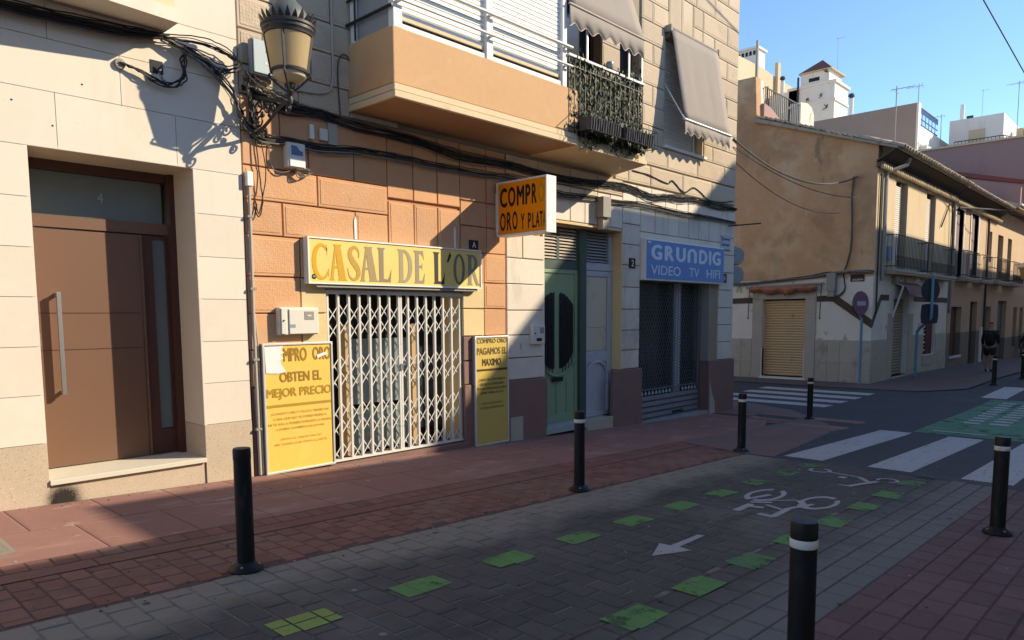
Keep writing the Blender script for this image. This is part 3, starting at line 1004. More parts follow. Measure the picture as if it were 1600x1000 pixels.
def block(x0, x1, z0, z1, mat, mat2=None, y=0.0, d=.036, gap=.007, rim=.028, name='stone_block'):
    """rusticated block: chamfered edge, smooth margin and a slightly raised dressed panel"""
    x0 += gap
    x1 -= gap
    z0 += gap
    z1 -= gap
    j = lambda: random.uniform(-.003, .003)
    y += random.uniform(-.002, .003)
    g = G()
    rg = [(x0, z0, y + d), (x0, z0, y + .006), (x0 + .006, z0 + .006, y), (x0 + rim, z0 + rim, y), (x0 + rim + .006, z0 + rim + .006, y - .005)]

    def loop(k):
        dx = rg[k][0] - x0
        return [(x0 + dx + j(), rg[k][2], z0 + dx + j()), (x1 - dx + j(), rg[k][2], z0 + dx + j()), (x1 - dx + j(), rg[k][2], z1 - dx + j()), (x0 + dx + j(), rg[k][2], z1 - dx + j())]
    n = 5 if (mat2 and x1 - x0 > .14 and z1 - z0 > .14) else 3
    vs_ = [p for k in range(n) for p in loop(k)]
    fs = []
    for k in range(n - 1):
        for q in range(4):
            fs.append((k * 4 + q, k * 4 + (q + 1) % 4, k * 4 + 4 + (q + 1) % 4, k * 4 + 4 + q))
    g.add(vs_, fs, 0)
    o = len(vs_) - 4
    g.add([], [])
    g.f.append((o, o + 1, o + 2, o + 3))
    g.mi.append(1 if n == 5 else 0)
    return g.build(name, [mat, mat2] if n == 5 else mat, shop)


def course(z0, z1, xs, mat, mat2=None, **k):
    for a, b in zip(xs, xs[1:]):
        block(a, b, z0, z1, mat, mat2, **k)


O, OR = m_orange, m_orange_rough
course(1.585, 1.93, (MX0, 4.44, 5.04, 5.52), O)
course(1.93, 2.30, (MX0, 4.10, 4.80, 5.52), O)
course(1.235, 1.585, (MX0, 4.54, 5.52), O, OR)
course(.87, 1.235, (MX0, 4.10, 5.04, 5.52), O, OR)
course(.435, .87, (MX0, 4.30), O, OR)
course(.435, .87, (4.30, 5.9, 7.16), O)
course(.04, .435, (MX0, 4.29), O, OR)
course(-.35, .04, (MX0, 4.29), O)
course(-.75, -.35, (MX0, 4.29), O)
course(-1.9, -.75, (MX0, 4.29), m_pink)
course(.04, .435, (4.29, GT0), m_yellow_st)
course(-.35, .04, (4.29, GT0), m_yellow_st)
course(-1.9, -.35, (4.29, GT0), m_pink)
course(GZT, .435, (GT0, GT1), m_boxold)
for a, b in ((5.52, 5.925), (5.925, 6.325), (6.325, 6.72)):
    block(a, b, .87, 1.42, O, OR)
    block(a, b, 1.45, 2.30, O)
for z0, z1 in ((.87, 1.225), (1.225, 1.56), (1.56, 1.93), (1.93, 2.30)):
    block(6.72, 7.22, z0, z1, O)
    block(7.22, 7.60, z0, z1, O)
for z0, z1 in ((.46, .87), (.10, .46), (-.28, .10), (-.62, -.28), (-.95, -.62)):
    block(7.16, 7.60, z0, z1, O, OR if z0 > 0 else None)
    if z0 < .4:
        block(GT1, 7.16, z0, z1, m_yellow_st if z0 > -.3 else m_pink)
block(GT1, 7.60, -1.95, -.95, m_pink, gap=.003, y=-.02)
Wm = m_white_st
for a, b, z0, z1 in ((7.62, 7.965, .84, 1.2), (7.965, HO0, .84, 1.2), (7.62, HO0, .465, .84), (7.62, HO0, .08, .465), (7.62, HO0, -.285, .08), (7.62, HO0, -.625, -.285), (7.62, HO0, -.95, -.625)):
    block(a, b, z0, z1, Wm)
for z0, z1 in zip((-.95, -.62, -.27, .10, .49, .87, 1.23, 1.585), (-.62, -.27, .10, .49, .87, 1.23, 1.585, 1.93)):
    block(HO1 + .02, 11.07, z0, z1, Wm)
for z0, z1 in zip((-.95, -.58, -.22, .14, .51, .88, 1.25, 1.61), (-.58, -.22, .14, .51, .88, 1.25, 1.61, 1.93)):
    block(14.03, MX1, z0, z1, Wm)
for a, b in zip((7.62, 7.98, 8.36, 8.72, 9.08, 9.46, 9.80, 10.16, 10.52), (7.98, 8.36, 8.72, 9.08, 9.46, 9.80, 10.16, 10.52)):
    block(a, b, 1.22 if b < 8.4 else HZT + .05, 1.72 if b < 8.4 else 2.02, Wm)
    if b < 8.4:
        block(a, b, 1.72, 2.02, Wm)
block(HO0, HO1, HZT, HZT + .05, m_yellow_st, gap=.001)
for a, b in zip((11.07, 11.55, 12.0, 12.38, 12.76, 13.14, 13.56, 14.03), (11.55, 12.0, 12.38, 12.76, 13.14, 13.56, 14.03)):
    block(a, b, 1.48, 1.93, Wm)
block(SO0 - .03, 14.03, SZT, 1.48, Wm, gap=.002)
for a, b in zip((10.52, 10.95, 11.42, 11.9, 12.3, 12.72, 13.12, 13.56, 14.1, MX1), (10.95, 11.42, 11.9, 12.3, 12.72, 13.12, 13.56, 14.1, MX1)):
    block(a, b, 1.94, 2.27, Wm)
course(2.03, 2.30, (7.62, 8.3, 9.1, 9.8, 10.52), m_sand, m_sand_rough)
S, SR = m_sand, m_sand_rough
course(2.30, 2.665, (10.3, 10.68, 11.38, 12.50, 13.64, MX1), S, SR)
course(2.68, 3.045, (10.3, 11.0, 11.93, 13.04, 14.16, MX1), S, SR)
course(3.045, 3.36, (10.3, 11.3, 11.79), S, SR)
course(3.045, 3.36, (13.29, 13.65, MX1), S, SR)
hz = [3.36, 3.705, 4.06, 4.42, 4.775, 5.135]
for i, (z0, z1) in enumerate(zip(hz, hz[1:])):
    course(z0, z1, ((11.04, 11.41, 11.79) if i % 2 else (11.04, 11.79)) if z0 > 3.4 else (10.3, 11.1, 11.79), S, SR)
    course(z0, z1, (13.29, 13.66 if i % 2 else 14.18, MX1) if i < 4 else (13.29, 14.18, MX1), S, SR)
course(5.135, 5.48, (11.04, 11.39, 11.92), S, SR)
course(5.135, 5.46, (13.17, 13.63, MX1), S, SR)
course(5.48, 5.84, (11.04, 11.9), S, SR)
course(5.46, 5.84, (12.79, 13.17, 14.17, MX1), S, SR)
for a, b in ((11.92, 12.37), (12.37, 12.78), (12.78, 13.17)):
    block(a, b, 5.04, 5.84 if b < 12.79 else 5.46, S, SR)
course(5.84, 6.22, (11.04, 12.1, 12.9, 13.63, MX1), S, SR)
course(6.22, 6.6, (11.04, 12.5, 13.2, 14.17, MX1), S, SR)
course(6.6, 7.0, (11.04, 12.2, 13.6, MX1), S, SR)
course(3.36, 3.7, (9.90, 10.41), S, SR)
for z0, z1 in ((3.7, 4.06), (4.06, 4.42), (4.42, 4.9), (4.9, 5.3)):
    course(z0, z1, (9.90, 10.41), S, SR)
lz = [2.30, 2.605, 2.955, 3.29, 3.64, 4.0]
lx = [(MX0, 4.34, 5.0, 5.7), (MX0, 3.94, 4.51, 4.78, 5.3), (MX0, 4.50, 5.1), (MX0, 4.15, 4.77, 5.3), (MX0, 4.5, 5.1)]
for z0, z1, xs in zip(lz, lz[1:], lx):
    course(z0, z1, xs, S, SR)
# corner return along the side street: same courses
for i, (z0, z1) in enumerate(zip([-.95, -.58, -.22, .14, .51, .88, 1.25, 1.61, 1.93, 2.30, 2.665, 3.045] + hz[:-1], [-.58, -.22, .14, .51, .88, 1.25, 1.61, 1.93, 2.30, 2.665, 3.045] + hz)):
    g = G()
    for a, b in (((.04, .6), (.6, 1.5), (1.5, 2.4)) if i % 2 else ((.04, 1.0), (1.0, 1.9), (1.9, 2.4))):
        g.box(MX1 - .03, MX1, a + .006, b - .006, z0 + .006, z1 - .006)
    g.build('quoin_course', Wm if z0 < 1.9 else S, shop)
# plinths
for a, b, y in ((7.60, HO0 + .03, -.03), (HO1 - .26, 11.14, -.03), (SO1 - .03, MX1 + .05, -.03)):
    x0 = a
    block(a, b, -2.35, -.955, m_pink, y=y, d=.06, gap=.002, name='plinth_stone')
g = G()
for a, b in ((8.0 - .33, 8.0),):
    g.box(a - .02, b - .08, -.036, -.03, -1.86, -1.5)
g.build('plinth_patch', m_frameconc, shop)
G().prism([(13.70, -1.5), (13.74, -1.62), (13.86, -1.8), (13.90, -2.06), (13.66, -2.06), (13.66, -1.35)], 'y', -.036, -.028).build('broken_plaster', m_frameconc, shop)

# --- folding security gate of the gold shop
G().box(GT0 - .02, GT1 + .05, -.06, .40, zg(5.6) - .1, GZB - .02).build('shop_step', m_pink, shop)
back = empty('shop_front', (5.7, .42, GZB))
back.parent = shop
back.location = Vector((5.7, .42, GZB)) - shop.location
G().box(GT0, GT1, .40, .43, GZB, GZT).build('dark_backing', m_dark, back)
G().box(GT0 + .02, GT0 + .20, .30, .38, GZB + .05, -.15).build('display_panel', m_panelglass, back)
for a in (4.98, 6.06):
    G().box(a, a + .105, .26, .36, GZB, -.10).build('wooden_post', m_wood, back)
G().box(5.10, 6.05, .33, .36, -1.10, -.28).build('display_panel', m_panelglass, back)
G().box(5.10, 6.05, .33, .36, GZB + .03, -1.16).build('display_panel', m_panelglass, back)
G().box(6.20, GT1 - .05, .36, .38, GZB + .2, -.4).build('display_pane', m_glassdark, back)
for a in (GT0, GT1 - .03):
    G().box(a, a + .03, YW, .40, GZB, GZT).build('reveal', m_yellow_st, back)
gate = empty('security_gate', (5.7, .05, GZB))
gate.parent = shop
gate.location = Vector((5.7, .05, GZB)) - shop.location
G().box(GT0 - .02, GT1, .01, .09, GZT - .045, GZT).build('top_track', m_whitem, gate)
G().box(GT0 - .02, GT1, .02, .08, GZB, GZB + .025).build('bottom_track', m_whitem, gate)
nb = 15
xsb = [GT0 + .03 + i * (GT1 - GT0 - .06) / (nb - 1) for i in range(nb)]
barm = G().box(-.013, .013, -.018, .018, GZB + .026, GZT - .046)
bme = barm.mesh('gate_bar')
bme.materials.append(m_whitem)
mid = (xsb[7] + xsb[7]) / 2
for i, x in enumerate(xsb):
    piece('gate_bar', bme, gate, (x, .05, 0))
    if i == 7:
        piece('gate_bar', bme, gate, (x + .032, .05, 0))
sp = xsb[1] - xsb[0]
hs = .100
lat = G().bar((-sp / 2, 0, -hs), (sp / 2, 0, hs), .006, .017, up=(0, 1, 0))
lat.v = [(p[0], p[1], p[2]) for p in lat.v]
# flat strips: thin along y, 17 mm wide in the plane
lat = G()
dv = Vector((sp, 0, 2 * hs)).normalized()
nv = Vector((-dv.z, 0, dv.x)) * .0055
A, B = Vector((-sp / 2, 0, -hs)), Vector((sp / 2, 0, hs))
lat.add([A + nv + Vector((0, -.003, 0)), B + nv + Vector((0, -.003, 0)), B - nv + Vector((0, -.003, 0)), A - nv + Vector((0, -.003, 0)),
         A + nv + Vector((0, .003, 0)), B + nv + Vector((0, .003, 0)), B - nv + Vector((0, .003, 0)), A - nv + Vector((0, .003, 0))],
        [(0, 1, 2, 3), (7, 6, 5, 4), (0, 4, 5, 1), (1, 5, 6, 2), (2, 6, 7, 3), (3, 7, 4, 0)])
lme = lat.mesh('lattice_strip')
lme.materials.append(m_whitem)
for i in range(nb - 1):
    xc = (xsb[i] + xsb[i + 1]) / 2
    for zc in (.055, -.14, -.55, -.745, -1.12, -1.315, -1.60):
        zc += (.02 if i % 2 else -.02)
        piece('lattice_strip', lme, gate, (xc, .040, zc))
        piece('lattice_strip', lme, gate, (xc, .060, zc), (0, 0, PI))
G().box(5.63, 5.76, .02, .035, -.62, -.60).box(5.68, 5.72, .015, .03, -.68, -.60).build('padlock', m_steel, gate)

# --- house door with louvred fanlight
DY = .22
hd = empty('house_door', (9.5, DY, -1.75))
hd.parent = shop
hd.location = Vector((9.5, DY, -1.75)) - shop.location
G().box(HO0, HO1, DY + .08, DY + .10, -1.9, HZT).build('dark_backing', m_dark, hd)
G().box(HO1, HO1 + .03, YW - .03, .5, -.95, HZT).build('reveal', m_yellow_st, hd)
G().box(HO1 - .001, HO1 + .03, YW - .03, .5, -2.2, -.955).build('reveal', m_pink, hd)
G().box(HO0 - .03, HO0, YW - .03, .5, -1.9, HZT).build('reveal', Wm, hd)
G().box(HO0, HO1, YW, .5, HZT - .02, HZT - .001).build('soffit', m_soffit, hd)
G().box(HO0, 9.5, -.035, .4, -1.86, -1.745).build('doorstep', M('pale_green_grey_step', (.33, .38, .35), .08, 4, .6), hd, bevel=.006)
G().box(9.5, HO1 - .26, -.03, .4, -1.99, -1.75).build('doorstep', m_frameconc, hd, bevel=.006)
G().box(9.535, 9.70, DY - .07, DY + .06, -1.745, HZT - .02).build('centre_post', m_dgreen, hd)
G().box(HO0, 9.53, DY - .03, DY + .06, .745, .885).build('transom_rail', m_dgreen, hd)
G().box(9.705, HO1, DY - .03, DY + .06, .76, .885).build('transom_rail', m_greydoor, hd)
for a, b, mm in ((8.46, 9.0, m_dgreen), ):
    pass
for a, b in ((8.465, 8.50), (8.985, 9.05), (9.49, 9.53)):
    G().box(a, b, DY - .02, DY + .05, .89, HZT - .02).build('louvre_frame', m_dgreen, hd)
for a, b in ((9.705, 9.74), (10.40, 10.495)):
    G().box(a, b, DY - .02, DY + .05, .89, HZT - .02).build('louvre_frame', m_greydoor, hd)


def louvres(a, b, z0, z1, n, mat):
    h = (z1 - z0) / n
    sl = G().add([(a, -.028, -.010), (b, -.028, -.010), (b, .028, .022), (a, .028, .022), (a, -.028, -.022), (b, -.028, -.022), (b, .028, .012), (a, .028, .012)],
                 [(0, 1, 2, 3), (7, 6, 5, 4), (0, 4, 5, 1), (1, 5, 6, 2), (2, 6, 7, 3), (3, 7, 4, 0)])
    me = sl.mesh('louvre_slat')
    me.materials.append(mat)
    for i in range(n):
        piece('louvre_slat', me, hd, (0, DY + .01, z0 + (i + .5) * h))


louvres(8.50, 8.985, .90, 1.40, 10, m_louvre)
louvres(9.05, 9.49, .90, 1.40, 10, m_louvre)
louvres(9.74, 10.40, .90, 1.40, 10, m_louvre_g)
# green leaf: field, raised frame, curved glazed opening with iron bars, lower panel
leaf = G().box(HO0, 9.525, DY, DY + .04, -1.74, .745).build('door_leaf', m_green, hd)
g = G()
g.box(HO0, HO0 + .06, DY - .02, DY, -1.74, .745).box(9.46, 9.525, DY - .02, DY, -1.74, .745).box(HO0 + .06, 9.46, DY - .02, DY, .68, .745).box(HO0 + .06, 9.46, DY - .02, DY, -1.74, -1.60)
g.build('leaf_frame', m_green, leaf) if False else g.build('leaf_frame', m_green, hd)


def arch_poly(a, b, z0, z1, ct, cb, n=9):
    """opening with a domed top and bowed foot"""
    p = []
    for i in range(n + 1):
        t = i / n
        x = a + (b - a) * t
        p.append((x, z1 + ct(t) + (.012 if i % 2 else -.01)))
    for i in range(n, -1, -1):
        t = i / n
        p.append((a + (b - a) * t, z0 + cb(t)))
    return p


lp = arch_poly(8.56, 8.93, -.86, .36, lambda t: -.20 * (1 - t) ** 2, lambda t: .25 * (1 - t) ** 2)
rp = arch_poly(9.07, 9.41, -.86, .36, lambda t: -.20 * t ** 2, lambda t: .25 * t ** 2)
for p_ in (lp, rp):
    G().prism(p_, 'y', DY - .022, DY - .003).build('glazed_opening', m_dark, hd)
g = G()
for a in (8.62, 8.70, 8.78, 8.86, 9.12, 9.20, 9.28, 9.36):
    d = abs(a - 9.0)
    g = G().tube([(a, DY - .035, -.93 + .9 * max(d - .05, 0) ** 2), (a, DY - .035, .28 - .9 * max(d - .08, 0) ** 2)], .007, 6)
    g.build('iron_bar', m_black, hd)
arc = []
for i in range(17):
    t = -1 + 2 * i / 16
    arc.append((9.0 + .46 * t, DY - .02, -.98 + .27 * t * t))
G().tube(arc, .018, 6).build('curved_moulding', m_green, hd)
G().box(8.86, 9.14, DY - .03, DY - .02, -1.07, -1.00).build('letter_slot', m_dark, hd)
g = G()
for a in (8.66, 9.26, 9.0):
    g.box(a - .012, a + .012, DY - .012, DY, -1.60, -1.02 if a != 9.0 else -1.10)
g.build('panel_moulding', m_green, hd)
# blue-grey leaf
G().box(9.705, HO1, DY, DY + .04, -1.74, .75).build('side_leaf', m_greydoor, hd)
g = G()
g.box(9.705, 9.78, DY - .025, DY, -1.74, .75).box(10.36, HO1 - .01, DY - .025, DY, -1.74, .75).box(9.78, 10.36, DY - .025, DY, .66, .75).box(9.78, 10.36, DY - .025, DY, -.80, -.64)
g.build('side_leaf_frame', m_greydoor, hd)
G().box(9.80, 10.34, DY - .012, DY - .002, -.20, .64).build('papered_pane', m_glue, hd)
G().box(9.80, 10.34, DY - .010, DY - .002, -.60, -.215).build('papered_pane', m_glue, hd)
arc = [(10.07 + .31 * math.cos(a), DY - .02, -1.10 + .30 * math.sin(a)) for a in [PI * i / 14 for i in range(15)]]
G().tube([(10.38, DY - .02, -1.66)] + arc + [(9.76, DY - .02, -1.66)], .022, 6).build('arched_moulding', m_greydoor, hd)
G().box(9.705, HO1, DY - .035, DY, -1.74, -1.66).build('kick_board', m_greydoor, hd)

# --- closed shop under the blue sign
m_galvl = M('pale_galvanised_plate', (.42, .44, .45), .1, 6, .5)
sf = empty('shop_shutter', (12.4, .2, SZB))
sf.parent = shop
sf.location = Vector((12.4, .2, SZB)) - shop.location
SY = .20
G().box(SO0, SO1, SY + .16, SY + .18, SZB, SZT).build('shop_window', m_shopglass, sf)
G().box(SO1, SO1 + .03, YW - .03, .5, -.95, SZT).build('reveal', m_boxold, sf)
G().box(SO1, SO1 + .03, YW - .03, .5, -2.2, -.955).build('reveal', m_pink, sf)
G().box(SO0 - .02, 13.66, -.03, .45, -2.25, SZB).build('sill_step', M('worn_pale_sill', (.27, .27, .25), .1, 4, .7), sf, bevel=.006)
G().box(12.55, 12.82, SY - .02, SY + .03, SZB, SZT).build('centre_guide', m_galv, sf)
for a in (SO0, 13.52):
    G().box(a, a + .06, SY - .02, SY + .03, SZB, SZT).build('side_guide', m_galv, sf)
g = G()
for (a, b, z0, z1, st) in ((SO0 + .06, 12.55, -1.42, SZT, .085), (12.82, 13.52, -1.42, SZT, .085)):
    w_, h_ = b - a, z1 - z0
    k = -int(h_ / st) - 1
    while a + k * st < b:
        for sgn in (1, -1):
            # a wire running at 60 degrees, clipped to the opening
            x_0 = a + k * st
            t0 = max(0.0, (a - x_0) / .55)
            t1 = min(h_, (b - x_0) / .55)
            if t1 - t0 > .02:
                p, q = (x_0 + .55 * t0, SY, z0 + t0), (x_0 + .55 * t1, SY, z0 + t1)
                if sgn < 0:
                    p, q = (p[0], SY + .004, z1 - t0), (q[0], SY + .004, z1 - t1)
                g.bar(p, q, .006, .006)
        k += 1
o = g.build('mesh_grille', m_meshmetal, sf)
o['kind'] = 'stuff'
lo = G().box(-.03, .03, -.014, .0, -.026, .026)
for i in range(36):
    z = -1.4 + i * .056
    for s in (-.045, .045):
        G().box(12.685 + s - .022, 12.685 + s + .022, SY - .034, SY - .021, z + (.0 if s < 0 else .028), z + .034 + (.0 if s < 0 else .028)).build('perforation_plate', m_galvl, sf)
sm = G()
sm.add([(SO0 + .06, SY - .02, -.055), (13.52, SY - .02, -.055), (13.52, SY - .045, -.02), (SO0 + .06, SY - .045, -.02), (SO0 + .06, SY - .03, .05), (13.52, SY - .03, .05), (13.52, SY + .01, .055), (SO0 + .06, SY + .01, .055)],
       [(0, 1, 2, 3), (3, 2, 5, 4), (4, 5, 6, 7)])
me = sm.mesh('shutter_slat')
me.materials.append(m_galv)
for z in (-1.92, -1.81, -1.70, -1.59):
    piece('shutter_slat', me, sf, (0, 0, z))
for i in range(20):
    x = SO0 + .12 + i * .123
    if 12.5 < x < 12.85:
        continue
    G().prism([(x - .035, -1.50), (x, -1.44), (x + .035, -1.50), (x, -1.52)], 'y', SY - .02, SY + .0).build('perforation_plate', m_galvl, sf)
G().box(SO0 + .06, 13.52, SY - .01, SY + .02, -1.425, -1.405).build('grille_rail', m_galv, sf)
G().box(12.5, 12.9, SY - .06, SY - .03, -1.93, -1.89).build('shutter_handle', m_dark, sf)

# --- window with roller shutter on the first floor
win = empty('window', (12.5, .2, WZ0))
win.parent = shop
win.location = Vector((12.5, .2, WZ0)) - shop.location
for a in (11.80, 13.25):
    G().box(a, a + .03, YW - .02, .4, WZ0, WZ1).build('reveal', S, win)
G().box(11.76, 13.32, -.06, .3, WZ0 - .05, WZ0).build('window_sill', m_white, win, bevel=.004)
sl = G().add([(11.83, 0, -.026), (13.0, 0, -.026), (13.0, -.012, 0), (11.83, -.012, 0), (11.83, 0, .024), (13.0, 0, .024)], [(0, 1, 2, 3), (3, 2, 5, 4)])
me = sl.mesh('shutter_slat')
me.materials.append(m_blind)
for i in range(36):
    piece('shutter_slat', me, win, (0, .12, WZ0 + .05 + i * .053))
G().box(11.83, 13.25, .14, .16, WZ0, WZ1).build('pane', m_glassgrey, win)
G().box(13.0, 13.05, .08, .16, WZ0, WZ1).build('frame', m_white, win)

# --- long balcony and glazed gallery
YB = -.84
bal = empty('balcony', (7.4, -.4, 2.36))
bal.parent = shop
bal.location = Vector((7.4, -.4, 2.36)) - shop.location
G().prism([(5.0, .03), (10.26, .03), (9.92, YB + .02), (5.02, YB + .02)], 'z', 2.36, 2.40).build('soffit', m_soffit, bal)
G().prism([(4.985, .03), (8.14, .03), (8.14, YB - .035), (4.985, YB - .035)], 'z', 2.365, 2.435).build('cornice', m_trim, bal, bevel=.006)
G().prism([(4.995, .03), (8.17, .03), (8.17, YB - .016), (4.995, YB - .016)], 'z', 2.445, 2.515).build('cornice', m_trim, bal, bevel=.006)
G().prism([(5.0, .03), (8.20, .03), (8.20, YB), (5.0, YB)], 'z', 2.522, 3.115).build('parapet', m_stucco, bal, bevel=.012)
G().prism([(8.145, .03), (10.265, .03), (9.93, YB - .02), (8.145, YB - .02)], 'z', 2.35, 2.41).build('cornice', m_trim, bal, bevel=.005)
G().prism([(8.18, .03), (10.25, .03), (9.90, YB), (8.18, YB)], 'z', 2.412, 2.50).build('balcony_floor', m_trim, bal, bevel=.005)
gal = empty('glazed_gallery', (6.5, -.4, 3.12))
gal.parent = shop
gal.location = Vector((6.5, -.4, 3.12)) - shop.location
for x0, x1 in ((5.02, 5.14), (6.43, 6.54), (7.88, 7.97)):
    G().box(x0, x1, YB + .01, YB + .10, 3.116, 5.6).build('gallery_post', m_white, gal, bevel=.004)
G().box(5.02, 5.10, -.15, -.03, 3.116, 5.6).build('gallery_post', m_white, gal)
G().box(5.035, 5.06, YB + .10, -.15, 3.14, 5.6).build('side_pane', m_glassgrey, gal)
G().box(5.03, 5.07, YB + .10, -.15, 3.116, 3.14).build('side_sill', m_stucco, gal)
for a, b in ((5.14, 6.43), (6.54, 7.88)):
    G().box(a, b, YB + .03, YB + .10, 3.116, 3.175).build('gallery_sill', m_white, gal)
    G().box(a, b, YB + .09, YB + .10, 3.175, 3.30).build('sill_pane', m_glassdark, gal)
    sl = G().add([(a, .012, -.0285), (b, .012, -.0285), (b, 0, -.022), (a, 0, -.022), (a, 0, .020), (b, 0, .020), (b, .012, .0265), (a, .012, .0265)], [(0, 1, 2, 3), (3, 2, 5, 4), (4, 5, 6, 7)])
    me = sl.mesh('blind_slat')
    me.materials.append(m_blind)
    for i in range(40):
        piece('blind_slat', me, gal, (0, YB + .06, 3.29 + i * .0575))
    G().box(a, b, YB + .052, YB + .075, 3.225, 3.262).build('blind_foot', m_trim, gal)
for z, r in ((3.63, .02), (3.385, .016)):
    G().tube([(5.0, YB - .05, z), (8.02, YB - .05, z)], r, 8).build('gallery_rail', m_white, gal, smooth=True)
    g = G()
    for x in (5.08, 6.485, 7.925):
        g.box(x - .015, x + .015, YB - .05, YB + .012, z - .012, z + .012)
    g.build('rail_bracket', m_white, gal)
    if z > 3.5:
        G().tube([(4.99, YB - .05, z - .05), (4.99, -.02, z - .05)], .014, 8).build('gallery_rail', m_black, gal)
G().tube([(4.985, -.17, 3.116), (4.985, -.17, 5.0)], .012, 8).build('side_post', m_black, gal)
G().tube([(4.985, YB - .02, 3.32), (4.985, .0, 3.32)], .018, 8).build('side_rail', m_black, gal)
# openings behind the open balcony
for a, b, z0, z1 in ((B0, B1, 2.5, 4.88), (10.44, 11.0, 3.5, 4.73)):
    wn_ = G().box(a, b, .25, .28, z0, z1).build('balcony_door', m_glassdark, shop)
    G().box(a, a + .06, .18, .25, z0, z1).build('frame', m_brown_dark, wn_)
    G().box(b - .06, b, .18, .25, z0, z1).build('frame', m_brown_dark, wn_)
    G().box(a + .62, a + .70, .18, .25, z0, z1).build('frame', m_brown_dark, wn_) if b - a > 1 else None
# iron railing of the open balcony
rl = empty('balcony_railing', (8.9, YB, 2.5))
rl.parent = shop
rl.location = Vector((8.9, YB, 2.5)) - shop.location
G().box(7.98, 9.84, YB - .025, YB + .025, 3.535, 3.57).build('top_rail', m_white, rl, bevel=.004)
G().bar((9.82, YB, 3.55), (10.2, 0, 3.55), .05, .035).build('top_rail', m_white, rl)
for z in (3.42, 2.60):
    G().bar((7.99, YB, z), (9.82, YB, z), .02, .012).build('rail', m_black, rl)
    G().bar((9.82, YB, z), (10.2, 0, z), .02, .012).build('rail', m_black, rl)
bb = G().box(-.006, .006, -.006, .006, 2.5, 3.535)
me = bb.mesh('baluster')
me.materials.append(m_black)
for i in range(16):
    piece('baluster', me, rl, (8.0 + i * .121, YB, 0))
for i in range(1, 8):
    piece('baluster', me, rl, (9.82 + .38 * i / 8, YB * (1 - i / 8), 0))
for x in (8.42, 9.45, 9.80):
    G().bar((x, YB + .01, 3.57), (x, YB + .01, 4.18), .03, .02).build('awning_post', m_alu, rl)

# ------------------------------------------------------------------ signs of the gold shop
X_, Z_ = (1, 0, 0), (0, 0, 1)


def ell(cx, cy, rx, ry, a0=0, a1=360, n=28):
    return [(cx + rx * math.cos(math.radians(a0 + (a1 - a0) * i / n)), cy + ry * math.sin(math.radians(a0 + (a1 - a0) * i / n))) for i in range(n + 1)]


def stroke(pts, ws):
    L_, R_ = [], []
    for i, p in enumerate(pts):
        a = pts[max(i - 1, 0)]
        b = pts[min(i + 1, len(pts) - 1)]
        dx, dy = b[0] - a[0], b[1] - a[1]
        l = math.hypot(dx, dy) or 1
        L_.append((p[0] - dy / l * ws[i] / 2, p[1] + dx / l * ws[i] / 2))
        R_.append((p[0] + dy / l * ws[i] / 2, p[1] - dx / l * ws[i] / 2))
    return L_ + R_[::-1]


def smooth(pts, k=4):
    out = []
    n = len(pts)
    for i in range(n - 1):
        p0, p1, p2, p3 = pts[max(i - 1, 0)], pts[i], pts[i + 1], pts[min(i + 2, n - 1)]
        for j in range(k):
            t = j / k
            out.append(tuple(.5 * ((2 * b) + (-a + c) * t + (2 * a - 5 * b + 4 * c - d) * t * t + (-a + 3 * b - 3 * c + d) * t ** 3) for a, b, c, d in zip(p0, p1, p2, p3)))
    out.append(pts[-1])
    return out


sp_ = smooth([(.47, .66, .03), (.46, .84, .06), (.33, .95, .09), (.17, .88, .14), (.13, .72, .17), (.24, .54, .19), (.39, .38, .19), (.45, .22, .16), (.36, .07, .11), (.20, .04, .07), (.07, .16, .04), (.03, .36, .02)])
GL = {
    'C': [ell(.36, .5, .36, .5, 48, 318)[:] + [(.64, .06), (.67, .34), (.60, .24)] + ell(.40, .5, .235, .41, 318, 48) + [(.60, .80), (.60, .62), (.55, 1.0)]],
    'A': [[(.0, .0), (.22, .0), (.18, .07), (.225, .34), (.36, .34), (.41, .07), (.36, .0), (.76, .0), (.69, .07), (.50, .93), (.55, 1.0), (.20, 1.0), (.25, .93), (.06, .07)],
          [(.235, .41), (.34, .38), (.30, .76)]],
    'S': [stroke([p[:2] for p in sp_], [p[2] for p in sp_])],
    'L': [[(.0, 1), (.36, 1), (.28, .93), (.27, .10), (.45, .08), (.54, .20), (.62, .40), (.58, .0), (.02, .0), (.08, .07), (.07, .93)]],
    'D': [[(.0, 1)] + [(.08, .93), (.08, .07), (.0, 0)] + ell(.28, .5, .38, .5, -90, 90), [(.26, .09)] + ell(.28, .5, .20, .41, -88, 88) + [(.26, .91)]],
    'E': [[(.0, 1), (.48, 1), (.52, .70), (.44, .86), (.27, .93), (.27, .55), (.40, .56), (.43, .66), (.43, .38), (.40, .48), (.27, .48), (.27, .08), (.44, .10), (.56, .34), (.52, 0), (.0, 0), (.08, .07), (.08, .93)]],
    'O': [ell(.36, .5, .36, .5), ell(.36, .5, .19, .42)],
    'R': [[(.0, 1), (.08, .93), (.08, .07), (.0, 0), (.34, 0), (.27, .07), (.27, .44), (.52, 0), (.74, 0), (.64, .08), (.45, .47)] + ell(.32, .73, .28, .27, -50, 90), [(.27, .54)] + ell(.30, .73, .13, .20, -80, 80) + [(.27, .92)]],
    "'": [[(.20, 1.0), (.0, .72), (.10, .70), (.30, .90)]],
}
cs = empty('shop_sign', (5.75, -.08, .37), 'long yellow sign reading CASAL DE L OR above the white folding gate', 'shop sign')
YS = -.09
G().box(4.335, 7.015, YS + .012, .0, .37, .892).build('sign_box', m_signedge, cs, bevel=.004)
G().box(4.355, 6.995, YS, YS + .015, .39, .875).build('sign_face', m_yellow, cs)
g = G()
